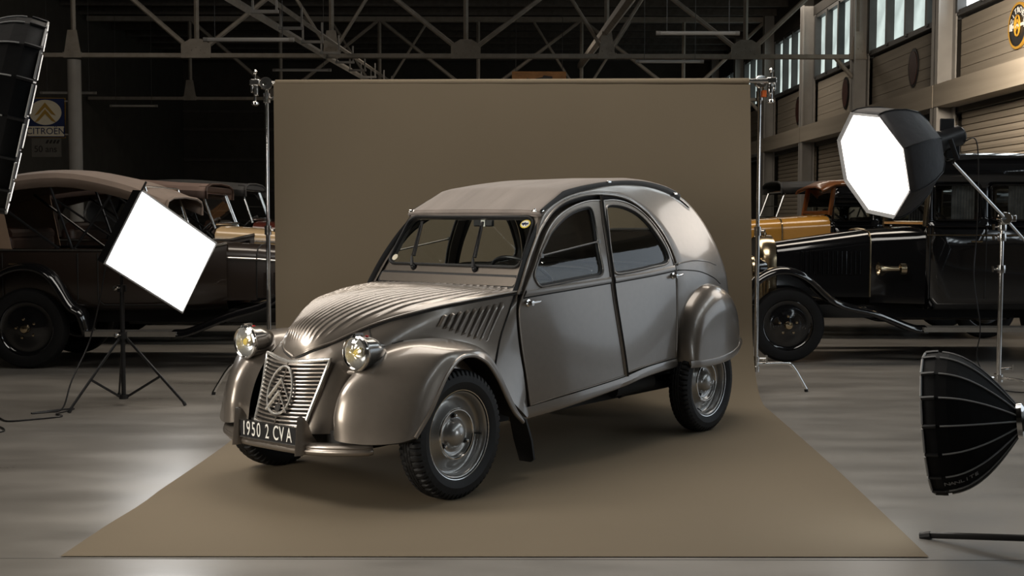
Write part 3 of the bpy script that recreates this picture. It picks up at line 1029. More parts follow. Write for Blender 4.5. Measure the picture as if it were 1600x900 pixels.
M_trim = mat('window_channel_grey', (0.22, 0.21, 0.20), rough=0.35, metal=0.8, noise=0.05)
for s in (1, -1):
    for nm, outl, win in (('front_door', dF, wF), ('rear_door', dR, wR)):
        dr = car(nm, mir(thick_panel(outl, [win], 0.045), s), M_paint, angle=40)
        car('door_edge_bead', mir(MB().tube([side3(p, 0.001) for p in outl], 0.0045, 6, closed=True), s), M_paint, dr)
        car('window_frame', mir(MB().tube([side3(p, 0.002) for p in win], (0.006, 0.008), 8, closed=True), s), M_trim, dr)
        car('window_seal', mir(MB().tube([side3(p, -0.006) for p in inset(win, 0.008)], (0.010, 0.006), 8, closed=True), s), M_rubber, dr)
        gl = panel2d(win, [], 0.08, lambda x, z: ys(x, z) - 0.012)
        car('window_glass', mir(gl, s), M_glass, dr)
        if nm == 'front_door':
            top, bot = [(.668, .974), (.9, .992), (1.15, 1.006), (1.392, 1.020)], [(.645, .938), (.9, .957), (1.15, .973), (1.390, .988)]
        else:
            top, bot = [(1.432, 1.022), (1.65, 1.030), (1.85, 1.044), (2.09, 1.066)], [(1.434, .988), (1.65, 1.002), (1.85, 1.015), (2.088, 1.034)]
        tp, bt = sm(top, 6), sm(bot, 6)
        rows = []
        for a, c in zip(tp, bt):
            row = []
            for k, (t, o) in enumerate(((0, -.002), (0.04, .006), (.3, .008), (.7, .008), (.96, .006), (1, -.002))):
                p = (a[0] + (c[0] - a[0]) * t, a[1] + (c[1] - a[1]) * t)
                row.append(side3(p, o))
            rows.append(row)
        mb = MB().grid(rows)
        car('belt_moulding', mir(mb, s), M_paint, dr, angle=25)
        car('moulding_groove', mir(MB().tube([side3((p[0], p[1] - .004), .002) for p in bt], .0035, 6), s), M_dark, dr)
        # exposed-hinge side gap line and handle
        hx, hz = (.676, .907) if nm == 'front_door' else (2.052, 1.001)
        hp = side3((hx, hz), 0.0)
        h = MB().lathe([(0.020, -0.004), (0.020, 0.006), (0.013, 0.010), (0.010, 0.030), (0.013, 0.036), (0, 0.038)], 16, axis_matrix(hp, (0, 1, 0)))
        dx = 0.07
        h.tube([(hp[0] - 0.012, hp[1] + 0.033, hp[2]), (hp[0] + dx * .5, hp[1] + 0.036, hp[2] + 0.004), (hp[0] + dx, hp[1] + 0.030, hp[2] + 0.006)], (0.007, 0.005), 10)
        car('door_handle', mir(h, s), M_chrome, dr, label='small chrome door handle')
        if nm == 'front_door':
            a, c = side3((.815, 1.152), 0.010), side3((1.335, 1.222), 0.010)
            bar = MB().tube([a, c], (0.005, 0.004), 8)
            for q in (a, c):
                bar.box(q, (0.022, 0.014, 0.022))
            car('window_bar', mir(bar, s), M_trim, dr)
    car('centre_post', mir(MB().tube([side3(p, 0.004) for p in sm(BP, 6)], (0.010, 0.007), 8), s), M_paint)
    car('post_seal', mir(MB().tube([side3(p, -0.006) for p in sm(BP, 6)], (0.008, 0.024), 8), s), M_rubber)
    # sill
    su = [(.60, .348), (.70, .357), (.925, .385), (1.185, .413), (1.46, .441), (1.724, .474), (2.11, .487)]
    sl_ = [(.61, .280), (.70, .290), (.925, .318), (1.185, .352), (1.46, .386), (1.724, .418), (2.11, .432)]
    rows = []
    for a, c in zip(sm(su, 5), sm(sl_, 5)):
        rows.append([(a[0], ys(*a) - .05, a[1]), (a[0], ys(*a) - .004, a[1]), (a[0] * .5 + c[0] * .5, ys(*c) + .004, a[1] * .5 + c[1] * .5), (c[0], ys(*c), c[1] + .006), (c[0], ys(*c) - .008, c[1]), (c[0], ys(*c) - .06, c[1])])
    sg = MB().grid(rows)
    sg.add(rows[0], [tuple(range(6))])
    car('sill', mir(sg, s), M_paint, angle=30)

# ---- scuttle side between bonnet seam and front door
for s in (1, -1):
    seam = sm([(.61, .545, .968), (.545, .550, .86), (.47, .556, .74), (.42, .565, .62), (.46, .60, .46), (.60, .63, .315)], 5)
    dfr = sm([(.612, .968), (.595, .878), (.598, .777), (.616, .653), (.648, .515), (.684, .32)], 5)
    rows = []
    for a, p in zip(seam, dfr):
        e = side3(p)
        m1 = tuple(a[i] + (e[i] - a[i]) * .5 for i in range(3))
        rows.append([(a[0] + .002, a[1] - .03, a[2]), a, (m1[0], m1[1] + .003, m1[2]), (e[0] - .006, e[1] - .001, e[2]), (e[0], e[1] - .01, e[2]), (e[0], e[1] - .05, e[2])])
    car('scuttle_side', mir(MB().grid(rows), s), M_paint, angle=35)

# ---- windscreen frame: flat raked panel with opening, glass, seal, vent flap, wipers
WX = lambda z: .649 + .626 * (z - .981)
front_out = [(-.550, .962), (.550, .962), (.545, 1.0), (.530, 1.12), (.510, 1.25), (.487, 1.345), (.465, 1.392), (-.465, 1.392), (-.487, 1.345), (-.510, 1.25), (-.530, 1.12), (-.545, 1.0)]


def trap_rr(yb, yt, zb, zt, r, n=6):
    c = rr2d(-1, 1, 0, 1, .5, n)
    out = []
    pts = [(-yb, zb), (yb, zb), (yt, zt), (-yt, zt)]
    k = len(pts)
    for i in range(k):
        p0, p1, p2 = Vector(pts[i - 1]), Vector(pts[i]), Vector(pts[(i + 1) % k])
        a, b_ = p1 + (p0 - p1).normalized() * r, p1 + (p2 - p1).normalized() * r
        for j in range(n + 1):
            t = j / n
            q = a * (1 - t) ** 2 + p1 * 2 * t * (1 - t) + b_ * t * t
            out.append((q.x, q.y))
    return out


wsh = trap_rr(.494, .462, 1.088, 1.357, .055)


def ws3(p, off=0.0):      # p = (y, z); off = outwards (forward)
    return (WX(p[1]) - off, p[0], p[1] + off * .5)


def ws_panel(out, holes, sp, off, th=None):
    mb = panel2d(out, holes, sp, lambda y, z: 0)
    res = MB()
    res.add([ws3((p[0], p[2]), off) for p in mb.v], mb.f)
    return res


fr = ws_panel(front_out, [wsh], .06, 0.0)
bk = ws_panel(front_out, [wsh], .06, -0.03)
fr.add(bk.v, bk.f)
for lp in (front_out, wsh):
    fr.grid([[ws3(p, 0), ws3(p, -.03)] for p in lp], close_u=True)
wsf = car('windscreen_frame', fr, M_paint, angle=40)
car('windscreen_seal', MB().tube([ws3(p, 0.004) for p in wsh], (0.014, 0.008), 8, closed=True), M_rubber, wsf)
car('windscreen_glass', ws_panel(wsh, [], .1, -0.004), M_glass, wsf)
flap = rr2d(-.50, .50, .988, 1.034, .016)
v = ws_panel(flap, [], .06, 0.010)
v.grid([[ws3(p, 0.010), ws3(p, 0.0)] for p in flap], close_u=True)
vf = car('vent_flap', v, M_paint, wsf, angle=40)
car('flap_seal', MB().tube([ws3(p, 0.003) for p in rr2d(-.506, .506, .982, 1.040, .02)], 0.009, 6, closed=True), M_rubber, vf)
car('scuttle_bead', MB().tube([ws3((y, .968), .006) for y in (-.548, -.3, 0, .3, .548)], 0.008, 8), M_paint, wsf)
# (seen pivots sit low on the frame, blades lie up the glass)
for y0, y1 in ((-.275, -.345), (.185, .115)):
    wp = MB().lathe([(0.018, 0), (0.016, .014), (0.010, .022), (0, .024)], 12, axis_matrix(ws3((y0, 1.070)), (-.85, 0, .53)))
    p0, p1, p2 = ws3((y0, 1.072), .02), ws3((y0 - .02, 1.12), .03), ws3((y1, 1.30), .02)
    wp.tube([p0, p1], [(.010, .012), (.006, .006)], 8).tube([p1, p2], (.004, .003), 6)
    ob = car('wiper_arm', wp, M_black, wsf)
    car('wiper_blade', MB().tube([ws3((y0 - .025, 1.13), .012), ws3((y1 - .003, 1.325), .012)], (.006, .009), 6), M_rubber, ob)
stk = mat('sticker_yellow', (0.72, 0.55, 0.05), rough=0.5, noise=0.05)
mtx = frame_matrix(ws3((.415, 1.318), .006), (0, -1, 0), (.626, 0, 1))
sb = MB().lathe([(0, .001), (.034, .001), (.034, 0)], 28)
sb.v = [tuple(mtx @ Vector((p[0], p[1] * .78, p[2]))) for p in sb.v]
so = car('windscreen_sticker', sb, stk, wsf, label='round yellow and white sticker on the windscreen')
sb = MB().lathe([(0, .003), (.027, .003), (.027, .001)], 24)
sb.v = [tuple(mtx @ Vector((p[0], p[1] * .74, p[2]))) for p in sb.v]
car('sticker_field', sb, M_white, so)
sb = MB().box((0, 0, .004), (.044, .010, .002)).tube([(-.01, -.012, .005), (0, .006, .005), (.01, -.012, .005)], .003, 5)
sb.v = [tuple(mtx @ Vector(p)) for p in sb.v]
car('sticker_mark', sb, M_blue, so)
mtx = frame_matrix(ws3((-.452, 1.122), .006), (0, -1, 0), (.626, 0, 1))
sb = MB().lathe([(0, .001), (.02, .001), (.02, 0)], 20, mtx)
car('windscreen_sticker', sb, M_cream, wsf)
mb = MB().box((.93, .055, 1.335), (.02, .14, .06))
mir_o = car('rear_view_mirror', mb, M_black, wsf, bevel=.006)
car('mirror_glint', MB().box((.918, .06, 1.33), (.004, .03, .05)), M_white, mir_o, smooth=False)  # white block put in for a reflection on the mirror
car('mirror_stem', MB().tube([(.93, .055, 1.36), (.90, .055, 1.385)], .006, 6), M_chrome, mir_o)

# ---- ribbed bonnet
HX = [-.438, -.432, -.415, -.385, -.34, -.29, -.19, -.09, .013, .137, .263, .405, .56, .645]
HY = [0.004, .06, .10, .14, .175, .205, .265, .325, .385, .43, .475, .51, .54, .552]
HZ = [.683, .705, .724, .742, .76, .785, .832, .867, .895, .918, .937, .954, .970, .976]
HC = [.690, .722, .765, .812, .847, .873, .912, .940, .959, .972, .980, .985, .986, .984]


def hood_edge(x):
    return interp1(x, HX, HY), interp1(x, HX, HZ)


RIB = 0.0485


def hood_pt(x, v):
    ye, ze = hood_edge(x)
    c = interp1(x, HX, HC)
    y = v * ye
    z = ze + (c - ze) * max(0.0, 1 - abs(v) ** 2.3) ** 0.78
    d = min((1 - abs(v)) * ye, (x + .438) * .7, (.66 - x) * 3)
    fade = max(0.0, min(1.0, (d - .012) / .035))
    fade = fade * fade * (3 - 2 * fade)
    gx = interp1(x, [-.44, -.36, -.25, -.08, .12, .38, .65], [.40, .46, .56, .73, .87, .98, 1.0])
    ph = (y / gx / RIB + .5) % 1.0
    q = abs(ph - .5) * 2
    rib = max(0.0, 1 - (1 - q) / .46)
    rib = rib * rib * (3 - 2 * rib)
    # push along an approximate surface normal
    slope = (interp1(x + .01, HX, HC) - interp1(x - .01, HX, HC)) / .02
    slope = max(-2.5, min(2.5, slope))
    nx, nz = -slope, 1.0
    L = math.hypot(nx, nz)
    h = .0105 * gx ** .6 * rib * fade
    return (x + nx / L * h, y, z + nz / L * h)


xs_ = [-.438 + 1.083 * (t / 79) ** 1.7 for t in range(80)]
nv = 230
hm = MB().grid([[hood_pt(x, -1 + 2 * j / nv) for j in range(nv + 1)] for x in xs_])
hood = car('ribbed_bonnet', hm, M_paint, angle=80)
lip = [(x, s * hood_edge(x)[0], hood_edge(x)[1] - .004) for s, rng in ((-1, xs_[::-1]), (1, xs_)) for x in rng]
car('bonnet_edge_bead', MB().tube(lip, .006, 8), M_paint, hood)
car('bonnet_gap', MB().tube([(p[0], p[1] * 1.006, p[2] - .012) for p in lip], .005, 6), M_dark, hood)
car('bonnet_hinge', MB().tube([(.648, -.5, .974), (.645, 0, .982), (.648, .5, .974)], .007, 8), M_paint, hood)

# ---- nose and bonnet sides (one surface wrapping from the grille back along the engine bay)
def he(x, dz=-.012):
    y, z = hood_edge(x)
    return (x, y * .995, z + dz)


U = [[(-.442, 0, .672), (-.475, 0, .575), (-.51, 0, .46), (-.545, 0, .335)],
     [he(-.415), (-.462, .10, .60), (-.50, .10, .47), (-.540, .10, .335)],
     [he(-.36), (-.395, .212, .665), (-.455, .198, .50), (-.522, .188, .335)],
     [he(-.28), (-.325, .268, .68), (-.395, .262, .50), (-.47, .255, .335)],
     [he(-.19), (-.225, .315, .72), (-.29, .312, .52), (-.39, .31, .335)],
     [he(-.05), (-.06, .385, .79), (-.08, .40, .64), (-.1, .40, .45)],
     [he(.137), (.14, .45, .84), (.15, .468, .74), (.16, .475, .58)],
     [he(.36), (.345, .508, .86), (.345, .530, .73), (.35, .54, .55)],
     [he(.60), (.535, .549, .86), (.462, .556, .74), (.41, .563, .60)]]
for s in (1, -1):
    nm = MB().lattice(U[:5], 6, 6)
    car('nose_panel', mir(nm, s), M_paint, angle=60)
    sp = MB().lattice(U[4:], 6, 6)
    sdp = car('bonnet_side', mir(sp, s), M_paint, angle=60)
    # seam between nose and side
    sm_ = cr_interp(U[4], 6)
    car('panel_seam', mir(MB().tube([(p[0], p[1] + .001, p[2]) for p in sm_[:14]], .003, 6), s), M_dark, sdp)
    sm_ = cr_interp(U[8], 6)
    car('panel_seam', mir(MB().tube([(p[0] + .004, p[1] + .002, p[2]) for p in sm_], .005, 6), s), M_dark, sdp)
    # louvres: slanted slots growing taller to the rear
    for k in range(9):
        t = k / 8
        xt, zt = .145 + (.50 - .145) * t, .872 + (.918 - .872) * t
        xb, zb = .105 + (.355 - .105) * t, .815 + (.71 - .815) * t

        def bay_y(x, z):
            e = interp1(x, [.0, .137, .36, .60], [.415, .452, .512, .553])
            return e + .10 * (.86 - z) * (1 if z < .86 else .6) + .004
        p0, p1 = (xt, bay_y(xt, zt), zt), (xb, bay_y(xb, zb), zb)
        wv = .0215
        pp = [tuple(p0[i] + (p1[i] - p0[i]) * q / 10 for i in range(3)) for q in range(11)]
        prof, slot = [], []
        for q, p in enumerate(pp):
            e = 1.0 if 0 < q < 10 else 0.0
            g_ = 1.0 if 0 < q < 10 else .6
            prof.append([(p[0] - wv * .15 * g_, p[1] - .002, p[2]), (p[0] + wv * .05, p[1] + .005 * e, p[2]), (p[0] + wv * .55, p[1] + .013 * e, p[2]), (p[0] + wv * .80 * g_, p[1] + .014 * e, p[2]), (p[0] + wv * .84 * g_, p[1] + .010 * e, p[2]), (p[0] + wv * .80 * g_, p[1] - .003, p[2])])
            slot.append([(p[0] + wv * .80, p[1] - .001, p[2]), (p[0] + wv * 1.1, p[1] + .0025, p[2]), (p[0] + wv * 1.6, p[1] + .0025, p[2]), (p[0] + wv * 1.75, p[1] - .001, p[2])])
        lv = car('louvre', mir(MB().grid(prof), s), M_paint, sdp, angle=35)
        car('slot', mir(MB().grid(slot[1:-1]), s), M_dark, lv)

# ---- front fenders
FEN = [
    [(-.47, .31, .335), (-.525, .40, .325), (-.465, .53, .315), (-.385, .645, .325), (-.32, .70, .345)],
    [(-.45, .31, .45), (-.520, .39, .45), (-.435, .54, .45), (-.325, .67, .45), (-.235, .715, .455)],
    [(-.39, .32, .57), (-.470, .395, .57), (-.385, .54, .57), (-.275, .675, .56), (-.185, .72, .535)],
    [(-.28, .34, .675), (-.350, .42, .675), (-.295, .55, .675), (-.205, .68, .655), (-.120, .72, .622)],
    [(-.13, .37, .742), (-.17, .45, .748), (-.16, .56, .748), (-.11, .68, .722), (-.035, .72, .686)],
    [(.05, .41, .760), (.03, .49, .765), (.03, .59, .753), (.045, .68, .728), (.065, .715, .694)],
    [(.17, .455, .742), (.165, .53, .745), (.16, .605, .734), (.155, .68, .710), (.155, .710, .664)],
    [(.27, .51, .705), (.262, .57, .708), (.255, .625, .696), (.24, .675, .668), (.225, .70, .618)],
    [(.355, .57, .61), (.35, .605, .612), (.34, .64, .604), (.32, .67, .585), (.295, .690, .548)],
    [(.435, .595, .49), (.43, .618, .492), (.42, .642, .487), (.40, .662, .474), (.37, .678, .456)],
    [(.505, .605, .385), (.50, .625, .385), (.492, .642, .382), (.475, .658, .375), (.45, .668, .364)],
    [(.56, .61, .315), (.557, .625, .315), (.552, .642, .312), (.545, .655, .309), (.53, .662, .303)]]
for s in (1, -1):
    fm = MB().lattice(FEN, 6, 6)
    fd = car('front_fender', mir(fm, s), M_paint, angle=70)
    lipc = cr_interp([r[-1] for r in FEN], 6)
    car('fender_lip', mir(MB().tube([(p[0], p[1] - .004, p[2]) for p in lipc], (.011, .009), 8), s), M_paint, fd)
    # inner wing: from the lip inwards, dark
    rows = [[(p[0], p[1] - .012, p[2] + .004), (p[0], p[1] - .18, p[2] + .03), (p[0] + .03, .36, p[2] + .02)] for p in lipc]
    car('wheel_well', mir(MB().grid(rows), s), M_dark, fd)
    inn = cr_interp([r[0] for r in FEN], 6)
    car('fender_bead', mir(MB().tube([(p[0], p[1], p[2] + .002) for p in inn[24:]], .006, 6), s), M_rubber, fd)
    bot = cr_interp(FEN[0], 6)
    car('fender_apron', mir(MB().grid([[p, (p[0] + .05, p[1] * .97, p[2] - .012), (p[0] + .18, p[1] * .9, p[2] + .02)] for p in bot]), s), M_dark, fd)
    # mud flap
    car('mud_flap', mir(MB().prism([(.515, .565, .37), (.545, .660, .315), (.580, .672, .20), (.600, .672, .098), (.595, .655, .084), (.585, .590, .086), (.56, .57, .20)], (.014, 0, 0)), s), M_rubber, fd)

# ---- inner engine bay bulkhead to close the gap under the bonnet
car('bay_liner', MB().box((.05, 0, .50), (.62, .62, .40)).box((.36, 0, .72), (.3, .8, .35)), M_dark, smooth=False)

# ---- grille
def nose_x(y, z):
    """x of the nose at (|y|, z), from the lattice control rows"""
    y = abs(y)
    zs = [.335, .47, .60, .672]
    x0 = interp1(z, [.335, .46, .575, .672], [-.545, -.51, -.475, -.442])
    x1 = interp1(z, [.335, .47, .60, .705], [-.540, -.50, -.462, -.415])
    x2 = interp1(z, [.335, .50, .665, .745], [-.522, -.455, -.395, -.36])
    y1, y2 = .10, interp1(z, [.335, .50, .665], [.188, .198, .212])
    return interp1(y, [0, y1, y2], [x0, x1, x2])


def g3(y, z, off):
    return (nose_x(y, z) - off, y, z)


gy = lambda z: interp1(z, [.360, .44, .52, .60, .68], [.176, .184, .196, .211, .226])
outl = []
for q in range(11):
    y = -.226 + .452 * q / 10
    outl.append((y, .680 - .024 * (1 - abs(y) / .226)))
for q in range(1, 10):
    z = .680 - .316 * q / 10
    outl.append((gy(z), z))
for q in range(11):
    y = .176 - .352 * q / 10
    outl.append((y, .364 - .012 * (1 - abs(y) / .176)))
for q in range(1, 10):
    z = .364 + .316 * q / 10
    outl.append((-gy(z), z))
back = MB()
nr = 14
rows = []
for i in range(nr + 1):
    z = .358 + (.674 - .358) * i / nr
    rows.append([g3(gy(z) * (-1 + q / 10), z - (.012 * (1 - abs(-1 + q / 10)) if i in (0, nr) else 0), .006) for q in range(21)])
grille = car('grille', MB().grid(rows), M_dark)
car('grille_frame', MB().tube([g3(y, z, .018) for y, z in outl], (.011, .010), 10, closed=True), M_bright, grille)
for k in range(16):
    z = .372 + (.664 - .372) * k / 15.5
    yw = gy(z) - .008
    path = []
    for q in range(13):
        y = yw * (-1 + q / 6)
        drop = .010 * (1 - abs(y) / yw) * (1 if k > 10 else .6)
        path.append(g3(y, z - drop, .016))
    mb = MB().tube(path, (.0060, .010), 8)
    car('slat', mb, M_paint, grille)
car('grille_spine', MB().tube([g3(0, z, .017) for z in (.352, .42, .50, .58, .652)], (.012, .006), 8), M_paint, grille)
em = []
for q in range(32):
    a = 2 * PI * q / 32
    em.append(g3(.083 * math.sin(a) * (1.0 - .12 * math.cos(a)) if True else 0, .527 + .112 * math.cos(a), .036))
e = car('oval_emblem', MB().tube(em, (.006, .006), 8, closed=True), M_bright, grille, label='chrome oval ring holding two chevrons')
for zc in (.566, .508):
    car('chevron', MB().tube([g3(-.072, zc - .080, .036), g3(0, zc + .012, .040), g3(.072, zc - .080, .036)], (.010, .004), 6), M_bright, e)
car('crank_hole', MB().lathe([(0, .002), (.020, .002), (.020, 0)], 16, axis_matrix(g3(0, .445, .026), (-1, 0, .3))), M_dark, grille)
car('grille_catch', MB().box(g3(0, .357, .032), (.02, .055, .012)), M_chrome, grille, bevel=.003)

# ---- headlamps on a cross bar
M_lens = glass_mat('lamp_lens', (.93, .95, .95), refl=2.0)
_nt = M_lens.node_tree
_d = _nt.nodes.new('ShaderNodeBsdfDiffuse')
_d.inputs[0].default_value = (.8, .8, .8, 1)
_m = _nt.nodes.new('ShaderNodeMixShader')
_m.inputs[0].default_value = .12
_o = _nt.nodes['Material Output']
_prev = _o.inputs['Surface'].links[0].from_socket
_nt.links.new(_prev, _m.inputs[1])
_nt.links.new(_d.outputs[0], _m.inputs[2])
_nt.links.new(_m.outputs[0], _o.inputs['Surface'])
_w = _nt.nodes.new('ShaderNodeTexWave')
_w.bands_direction = 'Y'
_w.inputs['Scale'].default_value = 32
_tc = _nt.nodes.new('ShaderNodeTexCoord')
_nt.links.new(_tc.outputs['Object'], _w.inputs['Vector'])
_bp = _nt.nodes.new('ShaderNodeBump')
_bp.inputs['Distance'].default_value = .004
_bp.inputs['Strength'].default_value = .8
_nt.links.new(_w.outputs['Fac'], _bp.inputs['Height'])
for _n in _nt.nodes:
    if _n.bl_idname in ('ShaderNodeBsdfGlossy', 'ShaderNodeBsdfDiffuse'):
        _nt.links.new(_bp.outputs['Normal'], _n.inputs['Normal'])
M_refl = mat('lamp_reflector', (.75, .75, .74), rough=.28, metal=1.0, noise=.03)
M_bulb = mat('yellow_bulb_glass', (0.85, 0.58, 0.01), rough=0.3, coat=1.0, noise=0.05)
M_bowl = mat('headlamp_shell_grey', (0.20, 0.195, 0.185), rough=0.2, metal=0.85, coat=1.0, noise=0.03)
car('lamp_bar', MB().tube([(-.33, -.40, .615), (-.33, .40, .615)], .014, 12), M_paint)
for s in (1, -1):
    c = Vector((-.41, s * .402, .722))
    AXL = axis_matrix(c, (-1, 0, -.015))
    L = MB().lathe([(.078, 0), (.083, -.008), (.082, -.02), (.079, -.03), (.075, -.07), (.064, -.115), (.045, -.155), (.022, -.178), (0, -.185)], 36, AXL)
    hl = car('headlamp', L, M_bowl, angle=50)
    car('lamp_rim', MB().lathe([(.070, .004), (.076, .010), (.083, .006), (.086, -.004), (.083, -.012), (.076, -.006), (.070, .004)], 36, AXL), M_chrome, hl)
    car('reflector', MB().lathe([(.072, 0), (.066, -.02), (.052, -.045), (.03, -.062), (0, -.068)], 36, AXL), M_refl, hl)

    def flute(i, j, r, h):
        return r, h + (.0018 if (j // 2) % 2 and 0 < i < 5 else 0)
    car('lens', MB().lathe([(.072, .002), (.062, .010), (.045, .017), (.025, .021), (0, .0225)], 48, AXL, mod=flute), M_lens, hl)
    car('bulb', MB().lathe([(0, .004), (.016, 0), (.025, -.016), (.025, -.036), (.014, -.055)], 16, AXL), M_bulb, hl)
    lt = MB().box((-.395, s * .402, .812), (.05, .018, .010)).tube([(-.43, s * .402, .795), (-.415, s * .402, .812)], .006, 6).lathe([(.008, 0), (.008, .012), (0, .014)], 10, Matrix.Translation((-.37, s * .402, .803)))
    car('rim_latch', lt, M_chrome, hl)
    car('tell_tale', MB().lathe([(.010, 0), (.008, .006), (0, .008)], 10, Matrix.Translation((-.345, s * .41, .796))), mat('red_glass', (.5, .01, .01), rough=.2, noise=.05), hl)
    br = MB().tube([(-.33, s * .402, .615), (-.335, s * .402, .66)], .016, 10)
    br.tube(cr_interp([(-.33, s * .36, .615), (-.27, s * .34, .625), (-.22, s * .33, .66)], 4), .014, 8)
    car('lamp_bracket', br, M_black, hl)

# ---- bumper, over-riders and number plate
bpath = [(-.425, -.528, .288), (-.455, -.510, .286), (-.510, -.435, .283), (-.558, -.32, .279), (-.585, -.18, .276), (-.592, 0, .276)]
bpath = bpath + [(p[0], -p[1], p[2]) for p in bpath[:-1][::-1]]
bp = cr_interp(bpath, 5)
rows = []
for i, p in enumerate(bp):
    a, c = Vector(bp[max(0, i - 1)]), Vector(bp[min(len(bp) - 1, i + 1)])
    t = (c - a).normalized()
    n = Vector((-t.y, t.x, 0)).normalized()
    if n.x > 0:
        n = -n
    u = i / (len(bp) - 1)
    taper = min(1, .35 + 3.5 * min(u, 1 - u))
    P = Vector(p)
    prof = [(-.105 * taper, .016), (-.06 * taper, .024), (-.02 * taper, .026), (.0, .020), (.006, .010), (.002, .004), (.010, -.002), (.012, -.012), (.006, -.024), (-.01, -.030)]
    rows.append([P + n * a_ + Vector((0, 0, b_)) for a_, b_ in prof])
bum = car('bumper', MB().grid(rows), M_paint, angle=50, solid=.004)
for s in (1, -1):
    pr = []
    secs = [(.430, .004, .006, .012), (.422, .012, .012, .03), (.39, .016, .0145, .055), (.34, .018, .0155, .08), (.29, .019, .018, .125), (.25, .018, .018, .13)]
    for z, fw, hw, dp in secs:
        x0 = -.610 - .02 * (.43 - z) / .18
        y0 = s * .226
        pr.append([(x0 + dp, y0 - hw * 1.0, z), (x0 + .018, y0 - hw * .8, z), (x0, y0 - hw * .35, z), (x0 - .006, y0, z), (x0, y0 + hw * .35, z), (x0 + .018, y0 + hw * .8, z), (x0 + dp, y0 + hw * 1.0, z)])
    ov = MB().grid(pr)
    ov.f.append(tuple(range(7)))
    ov.f.append(tuple(len(ov.v) - 7 + i for i in range(7)))
    car('over_rider', ov, M_paint, bum, angle=50)
pl = MB().box((-.598, 0, .333), (.012, .41, .088))
plate = car('number_plate', pl, M_black, bum, bevel=.004)
car('plate_edge', MB().tube([(-.605, -.203, .291), (-.605, .203, .291), (-.605, .203, .375), (-.605, -.203, .375)], .003, 6, closed=True), M_steel, plate)
px_ = -.186
for ch, adv in zip('1950 2 CV A', (.028, .038, .038, .038, .024, .038, .024, .040, .042, .014, .036)):
    if ch != ' ':
        text_mesh('letter', ch, 0.098, M_white, plate, frame_matrix((-.6055, -(px_ + adv / 2), .333), (0, -1, 0), (0, 0, 1)), extrude=.0015, sx=.60)
    px_ += adv

# ---- rear fenders
ATT = [(2.122, .440), (2.124, .633), (2.185, .801), (2.31, .895), (2.44, .938), (2.58, .935), (2.72, .892), (2.85, .81), (2.955, .70), (3.03, .59), (3.06, .52)]
BOT0, BOT1 = (2.06 + .06, .440), (3.05, .535)
for s in (1, -1):
    at = sm(ATT, 5)
    rows = []
    nA = len(at)
    for i, p in enumerate(at):
        u = i / (nA - 1)
        q = (BOT0[0] + (BOT1[0] - BOT0[0]) * u, BOT0[1] + (BOT1[1] - BOT0[1]) * u - .035 * math.sin(PI * u))
        dist = math.hypot(q[0] - p[0], q[1] - p[1])
        xa = min(p[0], 2.86)
        ya = ys(xa, p[1]) - .03 - max(0, p[0] - 2.80) * 0.55
        yo = interp1(p[0] * .35 + q[0] * .65, [2.1, 2.3, 2.6, 2.85, 3.06], [.722, .742, .730, .665, .53])
        row = []
        for k in range(13):
            t = (k / 12) ** 1.35
            x, z = p[0] + (q[0] - p[0]) * t, p[1] + (q[1] - p[1]) * t
            yo_ = interp1(x, [2.1, 2.3, 2.6, 2.85, 3.06], [.722, .742, .728, .66, .52])
            dd = min(1.0, (t * dist + .0) / .17)
            if i == 0 or i == nA - 1:
                dd = min(1.0, t * 1.0) * (1 if dist > .01 else 0)
            g = math.sqrt(max(0, 1 - (1 - dd) ** 2))
            row.append((x, ya + (max(yo_, ya) - ya) * g, z))
        rows.append(row)
    rf = car('rear_fender', mir(MB().grid(rows), s), M_paint, angle=60)
    # rolled lower band along the outer edge
    bl = []
    for i in range(25):
        u = i / 24
        x = BOT0[0] + (BOT1[0] + .005 - BOT0[0]) * u
        z = BOT0[1] + (BOT1[1] - BOT0[1]) * u - .035 * math.sin(PI * u)
        y = interp1(x, [2.1, 2.3, 2.6, 2.85, 3.06], [.722, .742, .728, .66, .52]) * (1 if u > .06 else .985)
        bl.append((x, y, z))
    band = [[(p[0], p[1] - .006, p[2] + .040), (p[0], p[1] + .006, p[2] + .036), (p[0], p[1] + .010, p[2] + .010), (p[0], p[1] + .004, p[2] - .006), (p[0], p[1] - .03, p[2] - .008)] for p in bl]
    car('fender_band', mir(MB().grid(band), s), M_paint, rf, angle=40)
    car('wheel_well', mir(MB().grid([[(p[0], p[1] - .03, p[2] - .004), (p[0], .40, p[2] + .03)] for p in bl]), s), M_dark, rf)
car('rear_bumper', MB().tube(cr_interp([(2.98, -.60, .52), (3.08, -.50, .525), (3.13, -.25, .525), (3.14, 0, .525), (3.13, .25, .525), (3.08, .50, .525), (2.98, .60, .52)], 4), (.03, .012), 8), M_paint)
for s in (1, -1):
    car('rear_over_rider', MB().box((3.115, s * .46, .56), (.05, .04, .09)), M_black, bevel=.006)

# ---- wheels
M_tyre = mat('tyre_rubber', (0.009, 0.009, 0.0095), rough=0.6, spec=0.3, noise=0.15, nscale=30)


